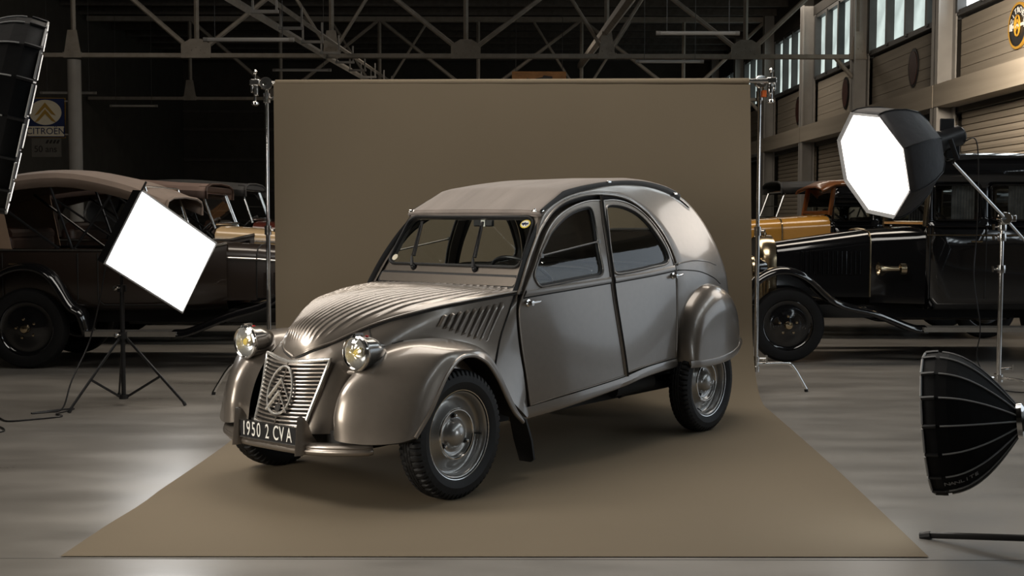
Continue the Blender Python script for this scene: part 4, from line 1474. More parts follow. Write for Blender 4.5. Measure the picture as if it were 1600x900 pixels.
def make_wheel():
    AY = axis_matrix((0, 0, 0), (0, -1, 0), up=(1, 0, 0))      # lathe axis points outwards (car left after flip)
    root = obj('wheel', MB().lathe([(.150, -.055), (.196, -.05), (.200, .0), (.196, .040), (.206, .050), (.2155, .053), (.2185, .047), (.2165, .036), (.206, .030),
                                    (.202, .016), (.196, .002), (.188, -.006), (.176, -.006), (.160, .002), (.142, .016), (.128, .030), (.122, .036), (.116, .036),
                                    (.110, .028), (.104, .018), (.092, .012), (.078, .012), (.071, .018), (.066, .030), (.052, .046), (.034, .056), (.014, .061), (0, .062)], 64, AY), M_wheel, CAR, angle=60)
    root.name = 'wheel'
    prof = [(.200, -.048), (.214, -.056), (.232, -.064), (.262, -.069), (.285, -.066), (.298, -.060), (.305, -.056), (.311, -.048), (.3135, -.036), (.3145, -.022), (.3110, -.018), (.3145, -.014),
            (.315, -.003), (.3115, 0), (.315, .003), (.3145, .014), (.3110, .018), (.3145, .022), (.3135, .036), (.311, .048), (.305, .056), (.298, .060), (.285, .066), (.262, .069), (.255, .0705), (.250, .069), (.232, .064), (.214, .056), (.207, .050)]

    def tread(i, j, r, h):
        k = j % 4
        if .285 < r < .3139 and abs(h) > .034:
            if k >= 3:
                return r - .011, h * .97
        if r >= .311 and abs(h) < .03 and (j + int(h * 300)) % 6 == 0:
            return r - .004, h
        return r, h
    tb = MB().lathe(prof, 240, AY, mod=tread)
    obj('tyre', tb, M_tyre, root, angle=28)
    obj('rim_band', MB().lathe([(.2115, .050), (.2135, .0565), (.218, .0575), (.2205, .049)], 64, AY), M_steel, root)
    obj('hub_ring', MB().lathe([(.1245, .034), (.121, .040), (.117, .040), (.1135, .034)], 48, AY), M_steel, root)
    for k in range(3):
        a = PI / 2 + 2 * PI * k / 3 + .35
        p = Vector((.091 * math.cos(a), -.012, .091 * math.sin(a)))
        n_ = obj('lug_nut', MB().lathe([(.016, 0), (.016, .004), (.010, .005), (.010, .018), (.006, .020), (0, .020)], 6, axis_matrix(p, (0, -1, 0))), M_black, root, smooth=False)
        obj('stud', MB().lathe([(.006, .018), (.006, .026), (0, .027)], 10, axis_matrix(p, (0, -1, 0))), M_chrome, n_)
    obj('hub_dot', MB().lathe([(.005, .060), (.004, .064), (0, .0645)], 10, AY), M_chrome, root)
    obj('valve', MB().tube([(.17, -.0, .03), (.185, -.03, .035)], .004, 6), M_black, root)
    return root


RW = .315
wheel0 = make_wheel()
for k, (x, s, rot) in enumerate(((0, 1, .3), (0, -1, 1.2), (2.4, 1, 2.0), (2.4, -1, .1))):
    wl = wheel0 if k == 0 else copy_tree(wheel0, CAR)
    wl.location = (x, -s * .632, RW)
    if s > 0:
        wl.rotation_euler = (0, rot, 0)
    else:
        wl.rotation_euler = (0, rot, PI)

# ---- chassis, axles
ch = MB().box((1.1, 0, .30), (3.1, .74, .10))
car('chassis_platform', ch, M_dark, smooth=False)
fp = [(.62, .34), (1.2, .385), (2.1, .44), (2.9, .50)]
car('floor_pan', MB().prism([(.72, -.50, .34), (1.2, -.50, .375), (2.1, -.50, .435), (2.95, -.50, .50), (2.95, -.50, .53), (2.1, -.50, .465), (1.2, -.50, .405), (.72, -.50, .37)], (0, 1.0, 0)), M_dark, smooth=False)
for xa, d in ((0, 1), (2.4, -1)):
    car('axle', MB().tube([(xa, -.60, RW), (xa, .60, RW)], .03, 10), M_dark)
    for s in (1, -1):
        car('suspension_arm', MB().tube([(xa, s * .50, RW), (xa + d * .45, s * .42, .30), (xa + d * .6, s * .40, .28)], .028, 8), M_dark)
car('silencer', MB().tube([(1.65, .45, .33), (2.02, .48, .35)], .05, 12), M_dark)

# ---- interior
M_int = mat('dark_interior_cloth', (0.03, 0.028, 0.027), rough=0.9, noise=0.15, nscale=12)
M_plaid = mat('seat_cloth_grey', (0.055, 0.053, 0.050), rough=0.9, noise=0.25, nscale=30)
for x0, nm in ((1.18, 'front_seat'), (2.02, 'rear_seat')):
    for s in ((1, -1) if nm == 'front_seat' else (0,)):
        w_ = .24 if s else .50
        yc = s * .28
        st_ = MB()
        st_.lattice([[(x0 - .46, yc - w_, .58), (x0 - .46, yc, .575), (x0 - .46, yc + w_, .58)], [(x0 - .25, yc - w_, .56), (x0 - .25, yc, .54), (x0 - .25, yc + w_, .56)],
                     [(x0 - .02, yc - w_, .58), (x0 - .02, yc, .56), (x0 - .02, yc + w_, .58)], [(x0 + .08, yc - w_, .78), (x0 + .10, yc, .78), (x0 + .08, yc + w_, .78)],
                     [(x0 + .17, yc - w_ * .95, 1.03), (x0 + .18, yc, 1.04), (x0 + .17, yc + w_ * .95, 1.03)]], 5, 5)
        so_ = car(nm, st_, M_plaid, solid=.04)
        tb_ = cr_interp([(x0 - .45, yc - w_, .58), (x0 - .02, yc - w_, .57), (x0 + .10, yc - w_, .80), (x0 + .16, yc - w_ * .98, 1.0), (x0 + .185, yc - w_ * .8, 1.065),
                         (x0 + .185, yc + w_ * .8, 1.065), (x0 + .16, yc + w_ * .98, 1.0), (x0 + .10, yc + w_, .80), (x0 - .02, yc + w_, .57), (x0 - .45, yc + w_, .58)], 5)
        car('seat_tube', MB().tube(tb_, .013, 8), M_steel, so_)
        lg_ = MB()
        for sx in (x0 - .40, x0):
            for sy in (-1, 1):
                lg_.tube([(sx, yc + sy * w_ * .9, .57), (sx, yc + sy * w_ * .9, .36)], .012, 6)
        car('seat_feet', lg_, M_black, so_)
car('rear_shelf', MB().box((2.32, 0, .98), (.42, 1.06, .03)).box((2.24, 0, .78), (.03, 1.06, .42)), M_int, smooth=False)
dash = car('dashboard', MB().box((.80, 0, .955), (.10, 1.04, .06)).tube([(.86, -.5, .95), (.86, .5, .95)], .025, 8), M_black, bevel=.01)
SWM = axis_matrix((1.0, .29, 1.02), (.62, 0, .78))
sw = MB().tube([SWM @ Vector((.19 * math.cos(2 * PI * i / 32), .19 * math.sin(2 * PI * i / 32), 0)) for i in range(32)], .010, 8, closed=True)
sw_o = car('steering_wheel', sw, M_black)
car('wheel_spoke', MB().tube([SWM @ Vector((-.19, 0, 0)), SWM @ Vector((.19, 0, 0))], (.012, .006), 6).tube([SWM @ Vector((0, 0, .01)), SWM @ Vector((0, 0, -.55))], .02, 8), M_black, sw_o)

# ================================================================== BACKGROUND VEHICLES
M_leather = mat('dark_brown_seat_leather', (0.045, 0.022, 0.014), rough=0.5, noise=0.2)
M_wood = mat('varnished_brown_wood', (0.20, 0.07, 0.02), rough=0.3, coat=0.6, noise=0.25, nscale=8)
M_board2 = mat('running_board_ribbed_grey', (0.16, 0.15, 0.135), rough=0.5, noise=0.15, nscale=12)
M_hood = mat('tan_hood_cloth', (0.25, 0.185, 0.145), rough=0.9, noise=0.12, nscale=4, bump=0.2, bscale=6, sheen=0.2)
M_curtain = mat('hood_curtain_cloth', (0.32, 0.22, 0.15), rough=0.9, noise=0.1, nscale=4)
M_brown = mat('dark_brown_coach_paint', (0.024, 0.0155, 0.0115), rough=0.3, coat=0.5, noise=0.08, nscale=3)
M_creamp = mat('cream_coach_paint', (0.60, 0.42, 0.23), rough=0.25, coat=0.6, noise=0.04)
M_maroon = mat('maroon_coach_paint', (0.10, 0.022, 0.014), rough=0.25, coat=0.6, noise=0.06)
M_yellowp = mat('amber_yellow_coach_paint', (0.55, 0.27, 0.045), rough=0.22, coat=0.8, noise=0.05)
M_green = mat('dark_green_coach_paint', (0.006, 0.035, 0.024), rough=0.22, coat=0.7, noise=0.06)
M_glass2 = glass_mat('old_window_glass', (.80, .83, .80))
M_hoodpink = mat('faded_brown_hood', (0.20, 0.135, 0.11), rough=0.9, noise=0.12, nscale=4)
M_hoodgrey = mat('grey_black_hood', (0.06, 0.058, 0.056), rough=0.8, noise=0.12, nscale=4)


def old_wheel(parent, x, y, r, s, disc=M_blackgloss, first=None):
    """disc wheel; s = +1 faces local +y"""
    if first is not None:
        w_ = copy_tree(first, parent)
    else:
        AY = axis_matrix((0, 0, 0), (0, 1, 0), up=(1, 0, 0))
        w_ = obj('wheel', MB().lathe([(r * .66, .055), (r * .70, .05), (r * .67, .03), (r * .60, .02), (r * .35, .045), (r * .24, .06), (r * .16, .065), (0.001, .066)], 40, AY), disc, parent, angle=50)
        obj('tyre', MB().lathe([(r * .68, -.06), (r * .80, -.072), (r * .93, -.062), (r * .985, -.035), (r, 0), (r * .985, .035), (r * .93, .062), (r * .80, .072), (r * .68, .06)], 40, AY), M_tyre, w_)
        obj('hub_cap', MB().lathe([(r * .11, .06), (r * .11, .10), (r * .09, .112), (0.001, .118)], 20, AY), M_brass, w_)
        for k in range(5):
            a = 2 * PI * k / 5 + .3
            obj('lug_nut', MB().lathe([(.012, 0), (.012, .014), (0.001, .016)], 6, axis_matrix((r * .24 * math.cos(a), .058, r * .24 * math.sin(a)), (0, 1, 0))), M_brass, w_, smooth=False)
    w_.location = (x, y, r)
    w_.rotation_euler = (0, 0.4 * x, 0 if s > 0 else PI)
    return w_


def strip(path, y0, y1, crown=.03, skirt=.04):
    rows = []
    for i, (x, z) in enumerate(path):
        a, c = path[max(0, i - 1)], path[min(len(path) - 1, i + 1)]
        tx, tz = c[0] - a[0], c[1] - a[1]
        L = math.hypot(tx, tz) or 1
        nx, nz = -tz / L, tx / L
        if nz < 0 and abs(nz) > .1:
            nx, nz = -nx, -nz
        row = []
        for t, h in ((0, -skirt), (0.02, -.01), (.15, crown * .6), (.5, crown), (.85, crown * .6), (.98, -.01), (1, -skirt)):
            row.append((x + nx * h, y0 + (y1 - y0) * t, z + nz * h))
        rows.append(row)
    return MB().grid(rows)


def bonnet(x0, x1, w0, w1, zt0, zt1, zb, n=8):
    """barrel-topped engine cover from the radiator (x0) back to the scuttle (x1)"""
    rows = []
    for i in range(n + 1):
        t = i / n
        x, w_, zt = x0 + (x1 - x0) * t, w0 + (w1 - w0) * t, zt0 + (zt1 - zt0) * t
        half = [(x, w_, zb), (x, w_, zt - .14), (x, w_ * .97, zt - .08), (x, w_ * .85, zt - .035), (x, w_ * .5, zt - .008), (x, 0, zt)]
        rows.append(half + [(p[0], -p[1], p[2]) for p in half[:-1][::-1]])
    return MB().grid(rows)


def lamp(parent, x, y, z, r, M1, M2):
    A = axis_matrix((x, y, z), (1, 0, 0))
    h = obj('headlamp', MB().lathe([(r, 0), (r * .95, -.06), (r * .6, -.14), (0.001, -.17)], 24, A), M1, parent)
    obj('lamp_rim', MB().lathe([(r * .9, .015), (r * 1.05, .01), (r * 1.08, -.01), (r, -.025)], 24, A), M2, h)
    obj('lens', MB().lathe([(r * .92, .004), (r * .5, .02), (0.001, .025)], 24, A), M_glass2, h)
    obj('lamp_stalk', MB().tube([(x - .05, y, z - r), (x - .05, y, z - r - .2)], .014, 8), M1, h)
    return h


def chassis_parts(t, wb, r, tr, fend, bx0, bx1, zrb=.32, hub=M_blackgloss):
    w1 = None
    for x in (0, -wb):
        for s in (-1, 1):
            w_ = old_wheel(t, x, s * tr / 2, r, s, hub, w1)
            w1 = w1 or w_
    ftop = r * 2 + .17
    fp_ = cr_interp([(.40, r + .22), (.30, ftop - .10), (.08, ftop + .0), (-.16, ftop - .06), (-.45, ftop - .30), (-.80, zrb + .16), (-1.15, zrb + .02), (-1.3, zrb)], 5)
    rp_ = cr_interp([(-wb + .56, zrb), (-wb + .50, zrb + .18), (-wb + .40, r + .22), (-wb + .22, ftop - .04), (-wb - .02, ftop + .03), (-wb - .28, ftop - .08), (-wb - .45, r + .12), (-wb - .52, r - .05)], 5)
    for s in (-1, 1):
        y0, y1 = sorted((s * (tr / 2 - .13), s * (tr / 2 + .12)))
        obj('front_fender', strip(fp_, y0, y1), fend, t, angle=50, solid=.004)
        obj('rear_fender', strip(rp_, y0, y1), fend, t, angle=50, solid=.004)
        rb = obj('running_board', MB().box(((bx0 + bx1) / 2, s * (tr / 2 - .0), zrb), (abs(bx1 - bx0), .26, .035)), M_board2, t, smooth=False, bevel=.005)
        obj('board_edge', MB().box(((bx0 + bx1) / 2, s * (tr / 2 + .135), zrb), (abs(bx1 - bx0), .012, .045)), M_steel, rb, smooth=False)
    obj('chassis_frame', MB().box((-wb / 2 - .1, .36, .46), (wb + 1.0, .06, .12)).box((-wb / 2 - .1, -.36, .46), (wb + 1.0, .06, .12)).tube([(0, -tr / 2, r), (0, tr / 2, r)], .035, 8).tube([(-wb, -tr / 2, r), (-wb, tr / 2, r)], .04, 8), M_dark, t, smooth=False)


def touring(name, label, loc, rz, body, bon, hood, fend, belt=1.05, wb=2.6, r=.36, ztop=(1.52, 1.66, 1.77, 1.70, 1.6), ws_x=-1.15, ws_top=1.62, bon_z=(1.02, 1.10), curtain=None, visor=None, wsmat=None, hood_front=-.05):
    t = thing(name, label, 'car', loc, rz, group='old cars parked behind the set')
    chassis_parts(t, wb, r, 1.22, fend, -1.25, -wb + .55)
    zb = .52
    # body tub
    xs = [-.85, -1.1, -1.5, -2.0, -2.5, -3.0, -3.25, -3.35]
    ws_ = [.50, .57, .61, .62, .62, .60, .54, .40]
    rows = []
    for x, w_ in zip(xs, ws_):
        zt = belt + (.06 if x > -1.0 else 0)
        half = [(x, 0, zb), (x, w_ - .06, zb), (x, w_ - .005, zb + .06), (x, w_, zb + .25), (x, w_ - .005, zt - .05), (x, w_ - .03, zt), (x, w_ - .07, zt - .015), (x, w_ - .08, zt - .10)]
        rows.append(half[::-1] + [(p[0], -p[1], p[2]) for p in half[1:]])
    tub = obj('body_tub', MB().grid(rows), body, t, angle=50)
    obj('tail_panel', MB().add([rows[-1][i] for i in range(len(rows[-1]))], [tuple(range(len(rows[-1])))]), body, tub)
    for s in (-1, 1):
        pth = [(x, s * (w_ - .028), belt + .008 + (.06 if x > -1.0 else 0)) for x, w_ in zip(xs, ws_)]
        obj('belt_bead', MB().tube(pth, .014, 6), M_steel if s < 0 else fend, tub)
        for xd in (-1.30, -2.15):
            w_ = .612
            d = [(xd, belt - .02), (xd, zb + .10), (xd - .05, zb + .05), (xd - .62, zb + .05), (xd - .67, zb + .10), (xd - .67, belt - .02)]
            obj('door_seam', MB().tube([(x, s * (w_ + .006), z) for x, z in d], .006, 5), M_dark, tub)
            obj('door_handle', MB().tube([(xd - .60, s * (w_ + .0), belt - .12), (xd - .60, s * (w_ + .035), belt - .12), (xd - .52, s * (w_ + .04), belt - .12)], .009, 6), M_brass, tub)
    # scuttle, bonnet, radiator
    z0, z1 = bon_z
    bo_ = obj('bonnet', bonnet(.20, -.60, .29, .40, z0, z1, .62), bon, t, angle=50)
    obj('scuttle', bonnet(-.60, ws_x + .02, .40, .56, z1, z1 + .05, .60), bon, t, angle=50)
    obj('bonnet_joint', MB().tube([(p[0] - .0, p[1] * 1.01, p[2] + .003) for p in bonnet(-.60, -.60, .40, .40, z1, z1, .62, 1).v[:11]], .006, 6), M_dark, bo_)
    obj('bonnet_strip', MB().tube([(.2, -.295, z0 - .13), (-.6, -.405, z1 - .13), (ws_x, -.565, z1 - .09)], .013, 6), M_steel, bo_)
    lv = None
    for s in (-1, 1):
        for k in range(13):
            x = -.02 - k * .042
            y = s * (.29 + .11 * (.20 - x) / .8 + .006)
            if lv is None:
                lv = obj('louvre', MB().prism([(-.012, -.004, 0), (.012, -.004, 0), (.006, .012, 0), (-.002, .012, 0)], (0, 0, .20)), body, bo_, smooth=False)
                l2 = lv
            else:
                l2 = copy_part(lv, bo_)
            l2.location = (x, y, z0 - .37)
            l2.rotation_euler = (0, 0, 0 if s > 0 else PI)
    obj('radiator', MB().box((.24, 0, .80), (.08, .52, z0 - .56)).tube([(.24, -.2, z0 + .02), (.24, 0, z0 + .045), (.24, .2, z0 + .02)], .04, 8).lathe([(.03, 0), (.035, .03), (.02, .06), (0, .07)], 12, Matrix.Translation((.24, 0, z0 + .05))), M_brass, t, bevel=.01)
    for s in (-1, 1):
        lamp(t, .34, s * .36, .84, .10, fend, M_brass)
    # seats and steering wheel
    for x in (-1.75, -2.75):
        st_ = obj('seat', MB().box((x + .2, 0, .72), (.5, 1.04, .16)).box((x - .10, 0, belt - .12), (.16, 1.06, .52)), M_leather, t, bevel=.05)
        obj('seat_roll', MB().tube([(x - .08, -.5, belt + .14), (x - .08, .5, belt + .14)], .06, 10), M_leather, st_)
    A = axis_matrix((-1.42, -.28 if rz == 0 else .28, belt + .10), (-.7, 0, .7))
    sw_ = obj('steering_wheel', MB().tube([A @ Vector((.2 * math.cos(PI * i / 12), .2 * math.sin(PI * i / 12), 0)) for i in range(24)], .013, 6, closed=True), M_black, t)
    obj('steering_column', MB().tube([A @ Vector((0, 0, 0)), A @ Vector((0, 0, -.5))], .018, 8).tube([A @ Vector((-.2, 0, 0)), A @ Vector((.2, 0, 0))], .009, 6).tube([A @ Vector((0, -.2, 0)), A @ Vector((0, .2, 0))], .009, 6), M_black, sw_)
    # windscreen
    zb_, lean = z1 + .02, .12
    wf = MB()
    for s in (-1, 1):
        wf.tube([(ws_x + .02, s * .55, zb_), (ws_x - lean, s * .53, ws_top)], .016, 8)
    wf.tube([(ws_x - lean, -.53, ws_top), (ws_x - lean, .53, ws_top)], .016, 8).tube([(ws_x + .02, -.55, zb_ + .05), (ws_x + .02, .55, zb_ + .05)], .016, 8)
    wf.tube([(ws_x - lean * .5, -.54, (zb_ + ws_top) / 2), (ws_x - lean * .5, .54, (zb_ + ws_top) / 2)], .008, 6)
    wfo = obj('windscreen_frame', wf, wsmat or M_steel, t)
    obj('windscreen_glass', MB().add([(ws_x + .02, -.54, zb_), (ws_x + .02, .54, zb_), (ws_x - lean, .52, ws_top), (ws_x - lean, -.52, ws_top)], [(0, 1, 2, 3)]), M_glass2, wfo, smooth=False)
    # hood
    hx = [ws_x + hood_front, -1.78, -2.32, -2.92, -3.28]
    rows = []
    for x, z in cr_interp(list(zip(hx, ztop)), 4):
        half = [(x, .60, z - .17), (x, .615, z - .09), (x, .58, z - .045), (x, .4, z - .012), (x, 0, z)]
        rows.append(half + [(p[0], -p[1], p[2]) for p in half[:-1][::-1]])
    xe, ze = hx[-1], ztop[-1]
    rows.append([(p[0] - .10, p[1] * .97, p[2] - .20) for p in rows[-1]])
    rows.append([(xe - .05, p[1] * .95, belt + .04) for p in rows[-1]])
    hd = obj('folding_hood', MB().grid(rows), hood, t, angle=40, solid=.008)
    obj('hood_edge', MB().tube(rows[0], .014, 6), visor or hood, hd)
    for s in (-1, 1):
        y = s * .585
        for p in (((-2.2, belt), (-1.85, ztop[1] - .15)), ((-2.2, belt), (-2.4, ztop[2] - .15)), ((-2.3, belt), (-3.0, ztop[3] - .15)), ((-1.5, belt), (-1.9, belt + .32))):
            obj('hood_bow', MB().tube([(p[0][0], y, p[0][1]), (p[1][0], y, p[1][1])], .012, 6), M_black, hd)
        if curtain:
            obj('side_curtain', MB().prism([(-2.75, y, belt + .02), (xe - .04, y, belt + .02), (xe - .02, y, ze - .16), (-2.85, y, ztop[3] - .14)], (0, .008, 0)), curtain, hd, smooth=False)
    if visor:
        obj('sun_visor', MB().box((ws_x - lean + .02, 0, ws_top + .03), (.10, 1.16, .07)), visor, t, bevel=.015)
    return t


touring('touring_car', 'dark brown open touring car with tan hood, behind the square softbox', (-1.72, 11.35, 0), 0, M_brown, M_brown, M_hood, M_blackgloss, curtain=M_curtain, ws_x=-1.45, hood_front=.10, ztop=(1.54, 1.70, 1.79, 1.72, 1.6))
touring('touring_car', 'cream bonneted open car with faded brown hood, parked beyond the brown touring car', (-1.93, 13.5, 0), 0, M_brown, M_creamp, M_hoodpink, M_blackgloss,
        belt=1.10, ztop=(1.72, 1.74, 1.77, 1.72, 1.64), ws_x=-1.28, ws_top=1.62, bon_z=(1.17, 1.21), visor=M_leather)
touring('touring_car', 'maroon bonneted open car with grey hood, third back on the left', (-1.98, 15.7, 0), 0, M_green, M_maroon, M_hoodgrey, M_blackgloss,
        belt=1.12, ztop=(1.78, 1.81, 1.84, 1.79, 1.7), ws_x=-1.30, ws_top=1.70, bon_z=(1.22, 1.26), visor=M_hoodgrey)
touring('touring_car', 'dark green open car with black hood beyond the amber car on the right', (2.75, 17.0, 0), PI, M_green, M_green, M_hoodgrey, M_blackgloss,
        belt=1.15, ztop=(1.86, 1.88, 1.90, 1.86, 1.76), ws_x=-.85, ws_top=1.72, bon_z=(1.28, 1.30))


def saloon(name, label, loc, body, bon, fend, wsmat, wb=3.1, r=.352, zbelt=1.30, zroof=1.97, bon_z=(1.12, 1.25), cowl=-1.30, tail=-3.75, windows=None, curtains=False, roofm=None):
    t = thing(name, label, 'car', loc, PI, group='old cars parked behind the set')
    chassis_parts(t, wb, r, 1.30, fend, -1.25, -wb + .55)
    w_ = .66
    if windows is None:
        windows = [(-1.37, -1.80), (-1.90, -2.34), (-2.46, -2.95), (-3.06, -3.52)]
    outl_ = [(cowl, .50), (cowl, zbelt), (cowl - .06, zroof - .10), (cowl - .12, zroof - .05), (tail + .14, zroof - .05), (tail + .03, zroof - .14), (tail, zbelt), (tail + .04, .60), (tail + .1, .50)][::-1]
    wl = [rr2d(b_, a, zbelt + .04, zroof - .30, .03, 3) for a, b_ in windows]
    for s in (-1, 1):
        f1 = lambda x, z: s * (w_ - .03 - (.06 * max(0, z - zbelt)) - .10 * max(0, (.75 - z)) + (.03 if z <= zbelt + .3 else .03))
        mb = panel2d(outl_, wl, .22, f1)
        sd = obj('body_side', mb, body, t, angle=40, solid=.02)
        for q in wl:
            obj('window_frame', MB().tube([(x, f1(x, z) + s * .004, z) for x, z in q], .010, 6, closed=True), fend, sd)
            obj('window_glass', MB().add([(x, f1(x, z) - s * .01, z) for x, z in q], [tuple(range(len(q)))]), M_glass2, sd, smooth=False)
            if curtains:
                xs_c = [p[0] for p in q]
                rows = [[(min(xs_c) + (max(xs_c) - min(xs_c)) * (.1 + .5 * k / 16), f1(-2, zbelt) - s * (.05 + .008 * (k % 2)), z) for k in range(17)] for z in (zbelt, zroof - .28)]
                obj('window_curtain', MB().grid(rows), M_curt, sd)
        obj('belt_bead', MB().tube([(cowl, s * (w_ + .006), zbelt - .02), (tail, s * (w_ + .006), zbelt - .02)], .010, 6), fend, sd)
        obj('belt_bead', MB().tube([(cowl, s * (w_ + .006), zbelt - .10), (tail, s * (w_ + .006), zbelt - .10)], .006, 6), M_brass if fend is M_blackgloss else fend, sd)
        for xd in (cowl - .03, -1.86, -2.40):
            obj('door_seam', MB().tube([(xd, s * (w_ + .004), zbelt - .02), (xd, s * (w_ - .01), .60)], .006, 5), M_dark, sd)
        obj('door_handle', MB().tube([(-1.8, s * w_, zbelt - .16), (-1.8, s * (w_ + .05), zbelt - .16), (-1.7, s * (w_ + .05), zbelt - .16)], .010, 6), M_brass, sd)
    # roof with overhanging visor
    rows = []
    for x, dz in ((cowl + .10, -.09), (cowl - .05, -.02), (cowl - .5, .01), (-2.5, .02), (tail + .4, 0), (tail + .1, -.05), (tail - .01, -.15)):
        half = [(x, w_ - .02, zroof + dz - .07), (x, w_ - .015, zroof + dz - .045), (x, w_ - .10, zroof + dz - .015), (x, .3, zroof + dz + .01), (x, 0, zroof + dz + .015)]
        rows.append(half + [(p[0], -p[1], p[2]) for p in half[:-1][::-1]])
    obj('roof', MB().grid(rows), roofm or body, t, angle=50, solid=.02)
    obj('back_panel', MB().box((tail + .02, 0, (zroof + .4) / 2), (.04, 2 * w_ - .10, zroof - .60)), body, t, smooth=False)
    obj('floor_panel', MB().box(((cowl + tail) / 2, 0, .52), (cowl - tail, 2 * w_ - .12, .04)), M_dark, t, smooth=False)
    z0, z1 = bon_z
    bo_ = obj('bonnet', bonnet(.02, -.84, .30, .44, z0, z1, .60), bon, t, angle=50)
    sc = obj('scuttle', bonnet(-.84, cowl, .44, w_ - .02, z1, z1 + .04, .55), bon, t, angle=50)
    obj('bonnet_joint', MB().tube([(p[0], p[1] * 1.01, p[2] + .004) for p in bonnet(-.84, -.84, .44, .44, z1, z1, .60, 1).v[:11]], .009, 6), M_brass, bo_)
    lv = None
    for s in (-1, 1):
        for k in range(14):
            x = -.20 - k * .042
            y = s * (.30 + .14 * (.02 - x) / .86 + .006)
            if lv is None:
                lv = obj('louvre', MB().prism([(-.012, -.004, 0), (.012, -.004, 0), (.006, .014, 0), (-.002, .014, 0)], (0, 0, .22)), bon, bo_, smooth=False)
                l2 = lv
            else:
                l2 = copy_part(lv, bo_)
            l2.location = (x, y, .82)
            l2.rotation_euler = (0, 0, 0 if s > 0 else PI)
    # rounded nickel radiator shell
    rows = []
    for x, k in ((.03, 1.0), (.08, 1.02), (.14, .98), (.18, .86), (.19, .78)):
        half = [(x, .31 * k, .55), (x, .32 * k, .95), (x, .27 * k, z0 - .02), (x, .12 * k, z0 + .05 * k), (x, 0, z0 + .07 * k)]
        rows.append(half + [(p[0], -p[1], p[2]) for p in half[:-1][::-1]])
    rd = obj('radiator_shell', MB().grid(rows), M_brass, t, angle=50)
    obj('radiator_core', MB().prism([(.17, p[1], p[2]) for p in rows[-1]], (.012, 0, 0)), M_dark, rd, smooth=False)
    obj('radiator_cap', MB().lathe([(.035, 0), (.035, .02), (.02, .03), (.03, .05), (0, .06)], 14, Matrix.Translation((.10, 0, z0 + .07))), M_brass, rd)
    for s in (-1, 1):
        lamp(t, .28, s * .34, .86, .125, fend, M_brass)
    # windscreen frame and horn
    wf = MB()
    for s in (-1, 1):
        wf.tube([(cowl, s * (w_ - .04), z1 + .03), (cowl - .05, s * (w_ - .06), zroof - .08)], (.03, .022), 6)
    wf.tube([(cowl, -w_ + .05, z1 + .06), (cowl, w_ - .05, z1 + .06)], .022, 6)
    wfo = obj('windscreen_frame', wf, wsmat, t)
    obj('windscreen_glass', MB().add([(cowl, -.6, z1 + .05), (cowl, .6, z1 + .05), (cowl - .05, .58, zroof - .1), (cowl - .05, -.58, zroof - .1)], [(0, 1, 2, 3)]), M_glass2, wfo, smooth=False)
    obj('horn', MB().lathe([(.065, .0), (.05, .01), (.03, .05), (.022, .12), (.02, .2)], 18, axis_matrix((-.86, .62, .88), (-1, 0, 0)), caps=False).lathe([(0.001, 0), (.05, 0), (.05, .05), (0.001, .055)], 18, axis_matrix((-1.07, .62, .88), (-1, 0, 0))), M_brass, t)
    obj('seat', MB().box((-1.95, 0, 1.02), (.16, 1.1, .7)).box((-3.2, 0, 1.02), (.16, 1.1, .7)).box((-1.7, 0, .76), (.45, 1.1, .16)), M_leather, t, bevel=.04)
    A = axis_matrix((-1.52, .28, zbelt + .06), (-.6, 0, .8))
    obj('steering_wheel', MB().tube([A @ Vector((.2 * math.cos(PI * i / 12), .2 * math.sin(PI * i / 12), 0)) for i in range(24)], .013, 6, closed=True).tube([A @ Vector((-.2, 0, 0)), A @ Vector((.2, 0, 0))], .009, 6).tube([A @ Vector((0, 0, 0)), A @ Vector((0, 0, -.5))], .018, 6), M_black, t)
    return t


M_curt = mat('grey_check_curtain', (0.10, 0.10, 0.105), rough=0.9, noise=0.4, nscale=14)
saloon('limousine', 'long glossy black limousine with nickel radiator, right behind the octagonal softbox', (2.59, 11.98, 0), M_blackgloss, M_blackgloss, M_blackgloss, M_brass, curtains=True)
saloon('saloon_car', 'amber bonneted saloon with brown windscreen pillar, beyond the black limousine', (2.26, 14.3, 0), M_blackgloss, M_yellowp, M_blackgloss, M_wood,
       zbelt=1.28, zroof=1.80, bon_z=(1.30, 1.36), roofm=M_wood, cowl=-1.34)

